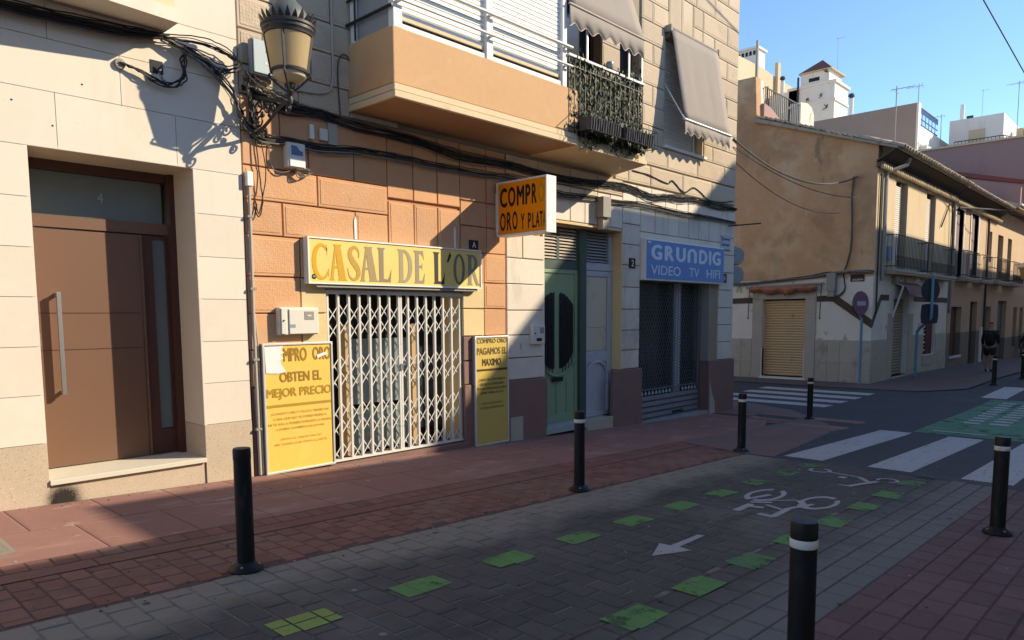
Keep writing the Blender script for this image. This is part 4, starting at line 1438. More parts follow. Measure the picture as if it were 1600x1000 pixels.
for a in ((4.335, 7.015, .37, .388), (4.335, 7.015, .874, .892), (4.335, 4.352, .388, .874), (6.998, 7.015, .388, .874)):
    g.box(a[0], a[1], YS - .012, YS + .02, a[2], a[3])
g.build('sign_frame', m_signedge, cs)
G().box(4.45, 6.95, YS + .01, -.02, .335, .37).build('lower_ledge', m_boxold, cs)
tones = {0: (.64, .34, .012), 1: (.60, .33, .02), 2: (.50, .30, .05), 3: (.36, .27, .12), 4: (.27, .215, .12), 5: (.36, .30, .17), 6: (.30, .26, .16), 7: (.035, .030, .020), 8: (.03, .025, .018), 9: (.20, .17, .11), 10: (.27, .235, .16)}
word = [('C', 4.345, 4.565), ('A', 4.56, 4.80), ('S', 4.805, 4.985), ('A', 4.97, 5.235), ('L', 5.225, 5.43), ('D', 5.52, 5.755), ('E', 5.775, 5.955), ('L', 6.09, 6.29), ("'", 6.325, 6.405), ('O', 6.44, 6.645), ('R', 6.675, 6.925)]
for i, (ch, a, b) in enumerate(word):
    z0, z1 = (.415, .825) if ch != "'" else (.70, .84)
    a, b = a * 1.0098, b * 1.0098
    o = letter(poly_mesh(GL[ch]), 'letter', fade('faded_letter_ink', tones[i]), cs, (0, YS - .003, 0), X_, Z_, (a, b, z0, z1))
ws = G().lathe((0, 0, 0), [(0, .004), (.028, .004), (.03, 0)], 16)
ws.v = [(4.41 + p[0], YS - p[2], .45 + p[1]) for p in ws.v]
ws.build('round_sticker', m_ink, cs)
letter(text_mesh('OP', .03), 'sticker_print', m_sticker, cs, (0, YS - .006, 0), X_, Z_, (4.393, 4.427, .442, .460))
# paint streaks where earlier fittings were
for a, z0, z1 in ((5.02, .91, 1.18), (6.60, .91, 1.20)):
    G().prism([(a, z0), (a + .028, z0), (a + .03, z1 - .05), (a + .015, z1), (a - .004, z1 - .06)], 'y', -.009, -.004).build('paint_streak', m_sticker, shop)

ps = empty('projecting_sign', (7.46, -.5, 1.1), 'amber projecting box sign reading COMPRO ORO Y PLATA with a white end', 'projecting sign')
g = G()
g.box(7.375, 7.555, -.985, -.966, 1.105, 1.845).box(7.375, 7.555, -.084, -.06, 1.105, 1.845).box(7.375, 7.555, -.966, -.084, 1.105, 1.13).box(7.375, 7.555, -.966, -.084, 1.82, 1.845)
g.build('sign_box', m_signedge, ps)
G().box(7.374, 7.379, -.966, -.084, 1.13, 1.82).build('sign_face', m_amber, ps)
G().box(7.551, 7.556, -.966, -.084, 1.13, 1.82).build('sign_face', m_amber, ps)
for sx in ((7.358, 7.376),):
    g = G()
    g.box(*sx, -.985, -.06, 1.105, 1.128).box(*sx, -.985, -.06, 1.822, 1.845).box(*sx, -.985, -.966, 1.128, 1.822).box(*sx, -.084, -.06, 1.128, 1.822)
    g.build('sign_frame', m_signedge, ps)
G().box(7.40, 7.53, -.06, .0, 1.17, 1.72).build('wall_bracket', m_signedge, ps)
Yn = (0, -1, 0)
inkf = fade('faded_amber_ink', (.62, .30, .012))
x_f = 7.3725
pos = [('C', .115, .255), ('O', .27, .415), ('M', .435, .575), ('P', .595, .69), ('R', .71, .80)]
for ch, a, b in pos:
    letter(text_mesh(ch, .045), 'letter', m_ink, ps, (x_f, 0, 0), Yn, Z_, (a, b, 1.495, 1.765))
letter(text_mesh('O', .045), 'letter', inkf, ps, (x_f, 0, 0), Yn, Z_, (.825, .935, 1.495, 1.765))
for ch, a, b, z1 in (('O', .115, .225, 1.43), ('R', .245, .335, 1.43), ('O', .35, .45, 1.43), ('Y', .51, .58, 1.385), ('P', .64, .70, 1.385), ('L', .72, .775, 1.385), ('A', .78, .85, 1.385), ('T', .85, .905, 1.385)):
    letter(text_mesh(ch, .035), 'letter', m_ink, ps, (x_f, 0, 0), Yn, Z_, (a, b, 1.175, z1))
letter(text_mesh('A', .035), 'letter', fade('half_faded_ink', (.22, .11, .01)), ps, (x_f, 0, 0), Yn, Z_, (.905, .955, 1.175, 1.385))


def poster(x0, x1, z0, z1, mat, label, y=-.05):
    r = empty('advertising_panel', ((x0 + x1) / 2, 0, z0), label, 'poster panel')
    G().box(x0, x1, y + .01, .0, z0, z1).build('backing_box', m_boxold, r)
    G().box(x0 + .02, x1 - .02, y, y + .012, z0 + .02, z1 - .02).build('poster_sheet', mat, r)
    g = G()
    for a in ((x0, x1, z0, z0 + .022), (x0, x1, z1 - .022, z1), (x0, x0 + .022, z0 + .022, z1 - .022), (x1 - .022, x1, z0 + .022, z1 - .022)):
        g.box(a[0], a[1], y - .012, y + .012, a[2], a[3])
    g.build('frame', m_alu, r, bevel=.002)
    return r


p1 = poster(3.775, 4.64, -1.715, -.285, m_poster, 'big bright yellow poster reading OBTEN EL MEJOR PRECIO with torn white paper on its corner')
yp = -.053
i1 = fade('faded_brown_ink', (.33, .19, .025))
i2 = fade('faded_olive_ink', (.42, .255, .03))
i3 = fade('ghost_ink', (.62, .40, .07))
i4 = fade('pale_ghost_ink', (.74, .49, .09))


def line(r, txt, x0, x1, z0, z1, mat, bold=.02, y=yp):
    return letter(text_mesh(txt, bold), 'print_line', mat, r, (0, y, 0), X_, Z_, (x0, x1, z0, z1))


line(p1, 'MPRO', 4.02, 4.31, -.49, -.335, i1, .045)
line(p1, 'ORO', 4.38, 4.615, -.485, -.335, i1, .045)
line(p1, 'OBTEN EL', 3.965, 4.49, -.715, -.60, i1, .045)
line(p1, 'MEJOR PRECIO', 3.805, 4.615, -.905, -.775, i2, .045)
G().box(3.805, 4.615, yp, yp + .003, -.985, -.955).build('print_rule', i2, p1)
for k, t in enumerate(('¿CUANTO ORO Y PLATA TIENES EN', 'CASA QUE NO TE PONES NUNCA', 'NI TE VAS A PONER PORQUE LA MODA', 'CAMBIA TAMBIEN LAS JOYAS?')):
    w = (.36, .33, .395, .30)[k]
    line(p1, t, 4.21 - w, 4.21 + w, -1.075 - k * .058, -1.042 - k * .058, i3, .012)
for k, t in enumerate(('OBTEN EL MEJOR PRECIO', 'SIN TENER QUE DESPLAZARTE')):
    w = (.26, .33)[k]
    line(p1, t, 4.21 - w, 4.21 + w, -1.36 - k * .055, -1.33 - k * .055, i4, .008)
G().prism([(3.80, -.32), (4.02, -.315), (3.99, -.36), (4.03, -.39), (3.98, -.41), (4.02, -.45), (3.98, -.47), (3.99, -.515), (4.045, -.60), (3.96, -.615), (3.81, -.605)], 'y', yp - .004, yp - .001).build('torn_paper', m_sticker, p1)
G().prism([(4.43, -.43), (4.56, -.395), (4.57, -.425), (4.44, -.465)], 'y', yp - .005, yp - .002).build('torn_paper', m_sticker, p1)
p2 = poster(6.915, 7.59, -1.835, -.285, m_poster_old, 'narrow dull yellow poster reading PAGAMOS EL MAXIMO right of the folding gate')
j1 = fade('dark_brown_ink', (.085, .055, .015))
j2 = fade('olive_brown_ink', (.17, .115, .025))
j3 = fade('worn_brown_ink', (.30, .21, .05))
line(p2, 'COMPRO ORO', 6.955, 7.555, -.385, -.32, j2, .035)
line(p2, 'PAGAMOS EL', 6.955, 7.555, -.545, -.445, j2, .04)
line(p2, 'MAXIMO', 7.055, 7.435, -.705, -.60, j1, .045)
G().box(6.945, 7.56, yp, yp + .003, -.775, -.745).build('print_rule', j1, p2)
for k, t in enumerate(('¿CUANTO ORO Y PLATA TIENES EN', 'CASA QUE NO TE PONES NUNCA', 'NI TE VAS A PONER PORQUE LA MODA', 'CAMBIA TAMBIEN LAS JOYAS?')):
    w = (.27, .25, .295, .23)[k]
    line(p2, t, 7.25 - w, 7.25 + w, -.925 - k * .062, -.88 - k * .062, j2, .015)
for k, t in enumerate(('OBTEN EL MEJOR PRECIO', 'SIN TENER QUE DESPLAZARTE')):
    w = (.21, .24)[k]
    line(p2, t, 7.25 - w, 7.25 + w, -1.26 - k * .06, -1.22 - k * .06, j3, .012)

gs = empty('shop_sign', (12.57, -.05, .62), 'pale blue sign reading GRUNDIG VIDEO TV HIFI above the dark mesh shutter', 'shop sign')
G().box(11.09, 14.03, -.10, .0, .625, 1.365).build('sign_box', m_signedge, gs, bevel=.004)
G().box(11.12, 14.0, -.112, -.098, .655, 1.335).build('sign_face', m_blue, gs)
Yg = -.116
x = 11.30
for ch, a, b in (('G', 11.25, 11.62), ('R', 11.70, 12.04), ('U', 12.10, 12.46), ('n', 12.52, 12.88), ('D', 12.96, 13.30), ('I', 13.36, 13.46), ('G', 13.50, 13.86)):
    letter(text_mesh('U' if ch == 'n' else ch, .06), 'letter', m_pblue, gs, (0, Yg, 0), X_, Z_, (a, b, .99, 1.27), flip=(ch == 'n'))
for t, a, b in (('VIDEO', 11.25, 12.28), ('TV', 12.60, 12.98), ('HIFI', 13.28, 13.84)):
    letter(text_mesh(t, .01), 'letter', m_pblue, gs, (0, Yg, 0), X_, Z_, (a, b, .725, .90))
G().box(11.15, 11.24, Yg, Yg + .003, 1.285, 1.315).build('corner_label', m_sticker, gs)


def plaque(x0, x1, z0, z1, txt, label, mat=m_plaque, ink=m_whiteink, y=-.02):
    r = G().box(x0, x1, y, .0, z0, z1).build('number_plaque' if len(txt) == 1 else 'street_plaque', mat)
    tag(r, label, 'plaque')
    letter(text_mesh(txt, .01), 'character', ink, r, (0, y - .002, 0), X_, Z_, (x0 + (x1 - x0) * .28, x1 - (x1 - x0) * .28, z0 + (z1 - z0) * .18, z1 - (z1 - z0) * .18))
    return r


plaque(10.715, 10.895, .82, .995, '2', 'small black plaque with a white figure 2 beside the house door')
plaque(6.875, 7.035, .91, 1.035, 'A', 'small black plaque with a white letter A above the yellow serif sign')
plaque(14.135, 14.325, .67, .855, 'A', 'small black plaque with a white letter A right of the blue sign')
sp2 = G().box(14.06, 14.46, -.02, .0, 1.34, 1.645).build('street_plaque', m_streetsign)
tag(sp2, 'pale blue enamel street plaque on the corner above the blue shop sign', 'plaque')
G().box(14.09, 14.14, -.024, -.02, 1.53, 1.61).box(14.17, 14.42, -.024, -.02, 1.55, 1.585).build('worn_print', m_blueink, sp2)
G().box(14.09, 14.22, -.024, -.02, 1.43, 1.47).box(14.25, 14.40, -.024, -.02, 1.43, 1.47).build('worn_print', m_blueink, sp2)
G().box(14.06, 14.46, -.026, -.02, 1.34, 1.355).build('plaque_edge', m_blueink, sp2)

# ------------------------------------------------------------------ boxes and fittings on the wall
tb = empty('telecom_box', (3.9, -.06, 2.48), 'pale blue grey telecom box on the wall behind the lantern', 'telecom box')
G().box(3.755, 4.06, -.12, -.035, 2.49, 2.845).build('box_body', m_boxside, tb, bevel=.006)
G().box(3.765, 4.055, -.135, -.12, 2.505, 2.835).build('box_lid', m_boxgrey, tb, bevel=.006)
g = G()
for i in range(4):
    g.box(3.90 + i * .028, 3.918 + i * .028, -.137, -.135, 2.72, 2.75)
g.build('worn_print', m_boxside, tb)
g = G()
for i in range(5):
    g.box(3.885 + i * .026, 3.903 + i * .026, -.137, -.135, 2.60, 2.625)
g.build('worn_print', m_whiteink, tb)
G().lathe((3.95, -.10, 2.47), [(0, 0), (.012, 0), (.012, .025)], 8).build('cable_gland', m_signgrey, tb)

mb = empty('meter_box', (4.24, -.05, 1.60), 'small white box with a blue label hanging under the cables', 'junction box')
G().box(4.13, 4.345, -.10, -.0, 1.61, 1.875).build('box_body', m_boxwhite, mb, bevel=.01)
G().box(4.15, 4.335, -.112, -.10, 1.62, 1.705).build('box_lid', m_signedge, mb, bevel=.004)
G().prism([(4.175, 1.745), (4.31, 1.745), (4.31, 1.79), (4.27, 1.80), (4.24, 1.84), (4.175, 1.845)], 'y', -.104, -.100).build('label_print', m_label, mb)
g = G()
for k in range(4):
    g.tube(smooth([(4.33, -.05, 1.64), (4.40 + .02 * k, -.06, 1.60), (4.36 - .03 * k, -.07, 1.545 - .01 * k), (4.24, -.06, 1.60)], 4), .006, 5)
g.tube(smooth([(4.24, -.06, 1.61), (4.10, -.05, 1.55), (4.0, -.03, 1.57), (3.96, -.02, 1.68), (3.97, -.01, 1.9)], 5), .007, 5)
g.build('loose_wire', m_cable_g, mb)

gb = empty('gas_meter_box', (4.22, -.05, -.20), 'cream metal meter box with a small grey window left of the folding gate', 'meter box')
G().box(3.975, 4.455, -.085, .0, -.195, .105).build('box_body', m_boxwhite, gb, bevel=.008)
G().box(3.99, 4.045, -.10, -.085, -.185, .095).build('box_lid', m_boxwhite, gb, bevel=.004)
G().box(4.085, 4.44, -.10, -.085, -.185, .085).build('box_lid', m_boxwhite, gb, bevel=.004)
G().box(4.27, 4.385, -.104, -.099, -.03, .06).build('meter_window', m_boxold, gb)
G().box(4.30, 4.35, -.108, -.104, .005, .022).build('window_badge', m_boxwhite, gb)
G().box(4.095, 4.155, -.103, -.099, -.115, -.08).build('small_label', M('faded_teal_label', (.22, .33, .32)), gb)
G().lathe((4.015, -.104, -.045), [(0, 0), (.008, 0), (.008, .014), (0, .014)], 8).build('lock', m_dark, gb)

iv = empty('entry_phone', (8.24, -.03, -.43), 'white entry phone box beside the green door', 'entry phone')
G().box(8.115, 8.385, -.07, .0, -.43, -.145).build('box_body', m_boxwhite, iv, bevel=.006)
G().box(8.27, 8.36, -.074, -.07, -.27, -.18).build('speaker_window', m_boxold, iv)
G().box(8.19, 8.31, -.074, -.07, -.385, -.34).build('key_slot', m_plaque, iv)
G().box(8.15, 8.175, -.074, -.07, -.28, -.255).build('call_button', m_plaque, iv)

jb = empty('junction_box', (9.84, -.08, 1.40), 'tan junction box with a grille under the lower cables above the house door', 'junction box')
G().box(9.74, 9.955, -.16, .0, 1.60, 1.93).build('box_body', m_boxold, jb, bevel=.005)
G().box(9.80, 9.955, -.11, .0, 1.41, 1.598).build('box_body', m_frameconc, jb, bevel=.005)
g = G()
for i in range(6):
    g.box(9.955, 9.96, -.14, -.04, 1.66 + i * .02, 1.668 + i * .02)
g.build('grille_slot', m_dark, jb)

for x0, x1, z0, z1, mt, lb in ((4.45, 4.50, 1.965, 2.125, m_signedge, 'thin white strip fitting between the two cable bundles'), (4.575, 4.675, 1.975, 2.105, m_boxwhite, 'small white square fitting between the two cable bundles'),
                               (4.69, 4.81, 1.95, 2.19, m_conduit, 'grey green cover plate between the two cable bundles')):
    o = G().box(x0, x1, -.04 if mt != m_conduit else -.025, .0, z0, z1).build('wall_fitting', mt, bevel=.004)
    tag(o, lb, 'wall fitting')
o = empty('conduit_pipe', (3.71, -.03, -1.7), 'long pale conduit pipe running down the joint between cream and orange walls', 'pipe')
G().tube([(3.715, -.03, -1.70), (3.705, -.03, 0), (3.712, -.03, 1.40)], .017, 8).build('pipe', m_conduit, o, smooth=True)
G().tube([(3.755, -.022, -1.70), (3.748, -.022, -.3), (3.70, -.022, .3), (3.70, -.022, .9)], .009, 6).build('thin_pipe', m_conduit, o, smooth=True)
G().box(3.68, 3.75, -.06, .0, 1.36, 1.51).build('end_cap', m_signedge, o, bevel=.008)
for z in (-1.2, -.45, .3, 1.05):
    G().box(3.68, 3.745, -.05, .0, z - .012, z + .012).build('pipe_clip', m_boxold, o)

# ------------------------------------------------------------------ cables
def wavy(pts, amp, k=5):
    p = smooth(pts, k)
    return [(a + jit(amp), b + jit(amp * .6), c + jit(amp)) for a, b, c in p]


def bundle(pts, n, spread, r, label, mats, sag=.05, amp=.006, name='cable_bundle'):
    g = G()
    for i in range(n):
        oz = random.gauss(0, spread)
        oy = -abs(random.gauss(0, spread * .6)) - .012
        pp = []
        for q, (a, b, c) in enumerate(pts):
            s = sag * random.random() * (1 if 0 < q < len(pts) - 1 and q % 2 else 0)
            pp.append((a + jit(.04), b + oy, c + oz * (1 if 0 < q < len(pts) - 1 else .5) - s))
        g.tube(wavy(pp, amp), r * random.choice((.6, .8, 1, 1.2)), 5, mi=random.choice(range(len(mats))))
    o = g.build(name, mats, None, at=tuple(pts[0]))
    return tag(o, label, 'cables')


zu = [(3.70, 0, 2.36), (4.13, 0, 2.28), (4.6, 0, 2.26), (5.1, 0, 2.24), (5.9, 0, 2.20), (6.75, 0, 2.15), (7.7, 0, 2.14), (8.75, 0, 2.13), (9.9, 0, 2.16), (10.4, 0, 2.22), (10.85, 0, 2.17), (11.4, 0, 2.14), (11.9, 0, 2.17), (12.4, 0, 2.24), (12.95, 0, 2.24), (13.8, 0, 2.24), (14.64, 0, 2.22)]
zl = [(3.72, 0, 2.0), (3.83, 0, 1.90), (4.2, 0, 1.89), (4.6, 0, 1.90), (5.1, 0, 1.93), (5.7, 0, 1.97), (6.3, 0, 1.93), (7.0, 0, 1.95), (7.74, 0, 1.95), (8.75, 0, 1.88), (9.5, 0, 1.89), (10.3, 0, 1.93), (11.05, 0, 1.94), (12.4, 0, 1.94), (13.3, 0, 1.93), (14.66, 0, 1.93)]
bundle(zu, 20, .030, .0068, 'upper thick bundle of black cables running under the balcony', [m_cable, m_cable_g], .07)
bundle(zl, 16, .027, .0062, 'lower bundle of black cables running above both shop signs', [m_cable, m_cable_g], .05)
bundle([(10.8, 0, 2.50), (11.3, 0, 2.49), (11.9, 0, 2.42), (12.1, 0, 2.49), (12.55, 0, 2.33), (12.95, 0, 2.46), (13.6, 0, 2.27), (14.5, 0, 2.38)], 2, .006, .009, 'single black cable sagging in loops above the upper bundle near the corner', [m_cable], .0)
bundle([(-1.5, -.06, 2.50), (1.2, -.05, 2.55), (2.0, -.05, 2.56), (2.6, -.05, 2.60), (2.9, -.05, 2.64)], 34, .035, .010, 'mass of dark cables packed under the balcony of the cream house', [m_cable], .02)
bundle([(2.86, -.05, 2.62), (3.2, -.07, 2.67), (3.45, -.06, 2.64), (3.63, -.05, 2.58), (3.60, -.05, 2.50), (3.42, -.05, 2.46), (3.25, -.05, 2.52), (3.1, -.05, 2.58)], 8, .03, .0075, 'looped cables spilling from the cream balcony to the corner of the orange house', [m_cable, m_cable_g], .02)
bundle([(2.9, -.05, 2.62), (3.15, -.07, 2.55), (3.35, -.07, 2.44), (3.52, -.07, 2.26), (3.64, -.06, 2.08), (3.72, -.05, 1.96), (3.92, -.04, 1.89)], 9, .024, .0072, 'cables sloping down the cream wall towards the lantern bracket', [m_cable, m_cable_g], .02)
bundle([(3.12, -.05, 2.58), (3.08, -.06, 2.45), (3.06, -.06, 2.30), (2.97, -.06, 2.21), (2.85, -.05, 2.20), (2.70, -.04, 2.27), (2.55, -.03, 2.31)], 5, .012, .0075, 'dark cable loop hanging to the rosette on the cream wall', [m_cable], .01)
bundle([(2.88, -.01, 2.38), (2.84, -.06, 2.30), (2.86, -.07, 2.24), (2.93, -.05, 2.22)], 3, .008, .006, 'thin wires trailing out of the square hole in the cream wall', [m_cable_g], .01)
bundle([(3.74, -.02, 2.48), (3.80, -.06, 2.40), (3.90, -.06, 2.33), (4.1, -.05, 2.31), (4.3, -.03, 2.28)], 14, .034, .0065, 'tangle of black cables below the telecom box', [m_cable, m_cable_g], .03, .012)
bundle([(3.72, -.02, 2.44), (3.70, -.07, 2.28), (3.74, -.08, 2.12), (3.80, -.07, 1.98), (3.92, -.05, 1.90)], 8, .03, .006, 'tangle of black cables behind the lantern bracket', [m_cable, m_cable_g], .03, .014)
bundle([(3.84, -.02, 1.88), (3.86, -.03, 1.5), (3.87, -.03, 1.22), (3.80, -.03, 1.06), (3.72, -.03, 1.2)], 2, .012, .006, 'thin black cable dropping beside the pale conduit', [m_cable], .0, .003)
o = G().tube(smooth([(4.78, -.02, 4.0), (4.78, -.02, 3.0), (4.76, -.02, 2.62), (4.64, -.02, 2.50), (4.3, -.02, 2.46)], 6), .014, 8).build('bent_pipe', m_conduit, smooth=True)
tag(o, 'thin pale pipe bending down the brown stone wall right of the lantern', 'pipe')
o = G().tube(smooth([(4.86, -.02, 2.30), (4.84, -.02, 2.7), (4.86, -.02, 2.92), (4.95, -.02, 2.99), (5.02, -.02, 2.90), (5.02, -.02, 2.80)], 5), .008, 6).build('looped_cable', m_cable_g)
tag(o, 'thin looped cable on the wall by the balcony end', 'cables')
sc = G()
for i, (zz, rr) in enumerate(((3.66, .022), (3.50, .009))):
    end = (21.93, -.05, 3.86) if i == 0 else (21.90, -.50, 3.25)
    pts = []
    for k in range(25):
        t = k / 24
        pts.append((14.5 + (end[0] - 14.5) * t, -.02 + end[1] * t, zz + (end[2] - zz) * t - 4 * t * (1 - t) * (.50 if i == 0 else .35)))
    sc.tube(pts, rr, 6, mi=i)
o = sc.build('overhead_cable', [m_cable_g, m_cable], None, at=(14.5, 0, 3.6))
tag(o, 'twisted overhead cables crossing the side street to the ochre gable', 'cables')
o = G().tube([(14.66 + 7.28 * t, .4 * t, 3.2 - .3 * t - 1.3 * t * (1 - t)) for t in [i / 16 for i in range(17)]], .008, 5).build('overhead_cable', m_cable)
tag(o, 'lowest thin black wire sagging across the ochre gable', 'cables')
o = G().bar((14.35, -.02, 1.85), (14.72, -.56, 1.89), .025).build('iron_bracket', m_black)
tag(o, 'black iron bar sticking out from the corner of the sandstone house', 'bracket')
o = G().tube([(14.6, -2.67, 8.80), (21.8, -2.94, 7.79), (26.6, -3.12, 7.12), (38.0, -3.55, 5.53)], .016, 6).build('overhead_cable', m_cable)
tag(o, 'black overhead wire against the sky in the upper right corner', 'cables')

# ------------------------------------------------------------------ wall lantern
LX, LY = 3.865, -.65
lan = empty('wall_lantern', (3.80, 0, 1.9), 'ornate black wall lantern with a crown and yellowed glass on a scrolled bracket', 'street lamp')
for k in range(4):
    a0 = PI / 4 + k * PI / 2 + .03
    g = G().lathe((LX, LY, 0), [(.170, 2.405), (.222, 2.735)], 10, a0=a0 + .05, a1=a0 + PI / 2 - .05)
    g.build('lamp_pane', m_lamppane, lan, smooth=True)
    a = PI / 4 + k * PI / 2 + .03
    G().bar((LX + .174 * math.cos(a), LY + .174 * math.sin(a), 2.39), (LX + .228 * math.cos(a), LY + .228 * math.sin(a), 2.745), .026, .016).build('lamp_rib', m_iron, lan)
G().lathe((LX, LY, 0), [(.164, 2.40), (.155, 2.35), (.11, 2.315), (.04, 2.30), (0, 2.298)], 24).build('lower_bowl', m_bowl, lan, smooth=True)
G().lathe((LX, LY, 0), [(.165, 2.385), (.182, 2.385), (.186, 2.405), (.176, 2.42), (.165, 2.415)], 24).build('lower_ring', m_iron, lan, smooth=True)
G().lathe((LX, LY, 0), [(.215, 2.73), (.236, 2.735), (.24, 2.765), (.25, 2.775), (.25, 2.80), (.262, 2.812), (.262, 2.835), (.24, 2.85), (.18, 2.86), (0, 2.865)], 28).build('upper_ring', m_iron, lan, smooth=True)
g = G()
for k in range(24):
    a = 2 * PI * k / 24
    da = .105
    h = .085 if k % 2 == 0 else .060
    P = lambda aa, r, z: (LX + r * math.cos(aa), LY + r * math.sin(aa), z)
    for q in (0, .010):
        g.add([P(a - da, .246 - q, 2.85), P(a + da, .246 - q, 2.85), P(a + da * .6, .266 - q, 2.85 + h * .45), P(a, .282 - q, 2.85 + h), P(a - da * .6, .266 - q, 2.85 + h * .45)], [(0, 1, 2, 3, 4)])
g.build('crown', m_iron, lan)
G().lathe((LX, LY, 0), [(.195, 2.86), (.195, 2.90), (.186, 2.95), (.155, 3.0), (.11, 3.05), (.085, 3.075), (.08, 3.11), (.10, 3.125), (.105, 3.15), (.06, 3.17), (.055, 3.22), (.0, 3.26)], 24).build('dome', m_lampdome, lan, smooth=True)
G().lathe((LX, LY, 0), [(.0, 2.09), (.018, 2.10), (.028, 2.14), (.018, 2.17), (.035, 2.195), (.045, 2.215), (.03, 2.235), (.05, 2.26), (.055, 2.285), (.03, 2.30)], 14).build('stem', m_iron, lan, smooth=True)
g = G()
for k in range(4):
    a = PI / 4 + k * PI / 2 + .03
    g.tube(smooth([(LX + .03 * math.cos(a), LY + .03 * math.sin(a), 2.22), (LX + .09 * math.cos(a), LY + .09 * math.sin(a), 2.26), (LX + .17 * math.cos(a), LY + .17 * math.sin(a), 2.33), (LX + .205 * math.cos(a), LY + .205 * math.sin(a), 2.36), (LX + .19 * math.cos(a), LY + .19 * math.sin(a), 2.39)], 4), .011, 6)
g.build('cradle_arm', m_iron, lan, smooth=True)
WX = 3.80
G().box(WX - .045, WX + .045, -.03, .0, 1.86, 2.32).build('wall_plate', m_iron, lan, bevel=.006)
G().bar((WX, -.03, 2.285), (LX - .005, LY + .02, 2.115), .03, .034).build('top_arm', m_iron, lan)
g = G().tube(smooth([(WX, -.03, 1.90), (WX + .01, -.10, 1.92), (WX + .03, -.26, 1.99), (LX - .02, -.42, 2.08), (LX - .01, -.56, 2.13)], 5), [.018] * 21, 6)
g.build('lower_arm', m_iron, lan, smooth=True)


def scroll(cy, cz, r, turns=1.4, flip=1, x=None):
    pts = []
    n = 22
    for i in range(n):
        t = i / (n - 1)
        a = flip * (t * turns * 2 * PI) + 1.2
        rr = r * (1 - .75 * t)
        yy = cy + rr * math.cos(a)
        pts.append((WX + (LX - WX) * min(1, -yy / .65), yy, cz + rr * math.sin(a)))
    return pts


for cy, cz, r, f in ((-.10, 2.17, .085, 1), (-.12, 2.03, .075, -1), (-.25, 2.13, .062, 1), (-.36, 2.12, .045, -1), (-.60, 2.06, .055, 1), (-.20, 1.90, .045, 1)):
    G().tube(scroll(cy, cz, r, 1.4, f), .010, 6).build('scroll', m_iron, lan, smooth=True)
for a in ((WX + .02, -.17, 2.08), (WX + .03, -.30, 2.05), (WX, -.06, 2.10), (WX + .03, -.33, 2.14), (WX, -.05, 1.98)):
    g = G().lathe(a, [(0, -.035), (.022, -.015), (.026, 0), (.018, .02), (0, .038)], 7)
    g.build('leaf_boss', m_iron, lan)

# ------------------------------------------------------------------ awnings
def awning(x0, x1, top, bot, yt, yb, vz, label, nsc, name='awning', arm=True, shear=0.0):
    r = empty(name, ((x0 + x1) / 2, 0, top), label, 'awning')
    nx, nz = 10, 10
    g = G()
    vs_ = []
    for i in range(nx + 1):
        for k in range(nz + 1):
            t = k / nz
            vs_.append((x0 + (x1 - x0) * i / nx, yt + (yb - yt) * t + .012 * math.sin(PI * t) * math.sin(2.2 * i), top + (bot - top) * t))
    fs = [(i * (nz + 1) + k, (i + 1) * (nz + 1) + k, (i + 1) * (nz + 1) + k + 1, i * (nz + 1) + k + 1) for i in range(nx) for k in range(nz)]
    g.add(vs_, fs)
    c = g.build('canvas', m_awning, r, smooth=True)
    s = c.modifiers.new('solid', 'SOLIDIFY')
    s.thickness = .004
    g = G()
    n = nsc * 8
    vs_ = []
    e = []
    for i in range(n + 1):
        t = i / n
        x = x0 + (x1 - x0) * t
        zz = bot - vz - .035 * math.cos(2 * PI * t * nsc)
        yy = yb + .02 * math.sin(t * 9)
        vs_ += [(x, yb, bot), (x, (yb + yy) / 2, (bot + zz) / 2), (x, yy, zz)]
        e.append((x, yy, zz))
    fs = []
    for i in range(n):
        for k in range(2):
            fs.append((i * 3 + k, (i + 1) * 3 + k, (i + 1) * 3 + k + 1, i * 3 + k + 1))
    g.add(vs_, fs)
    v = g.build('valance', m_awning, r, smooth=True)
    s = v.modifiers.new('solid', 'SOLIDIFY')
    s.thickness = .003
    G().tube(e, .006, 4).build('valance_piping', m_wavetrim, r)
    G().tube([(x0 - .02, yb, bot), (x1 + .02, yb, bot)], .022 if arm else .012, 10).build('front_bar', m_alu if arm else m_awning, r, smooth=True)
    G().tube([(x0, yb - .004, bot + .012), (x1, yb - .004, bot + .012)], .009, 5).build('front_piping', m_wavetrim, r)
    G().tube([(x0 - .03, yt + .03, top + .02), (x1 + .03, yt + .03, top + .02)], .04, 10).build('roller', m_awning, r, smooth=True)
    for a in (x0 - .02, x1 + .02):
        if arm:
            G().tube([(a, .03, (top + bot) / 2 - .1), (a, yb, bot)], .014, 8).build('folding_arm', m_alu, r, smooth=True)
        G().box(a - .03, a + .03, yt - .02, .02, top - .05, top + .07).build('roller_bracket', m_boxold, r, bevel=.008)
    return r


awning(7.97, 9.80, 6.35, 4.20, -.12, -.88, .25, 'taupe scalloped awning lowered over the balcony with the ivy screen', 7, arm=False)
awning(11.86, 13.60, 5.14, 3.50, -.10, -.40, .22, 'taupe scalloped awning over the shuttered window near the corner', 7)

# ------------------------------------------------------------------ ivy screen and planters on the balcony
ivy = empty('ivy_screen', (8.9, YB + .03, 2.5), 'screen of artificial ivy leaves tied behind the balcony railing', 'ivy screen')


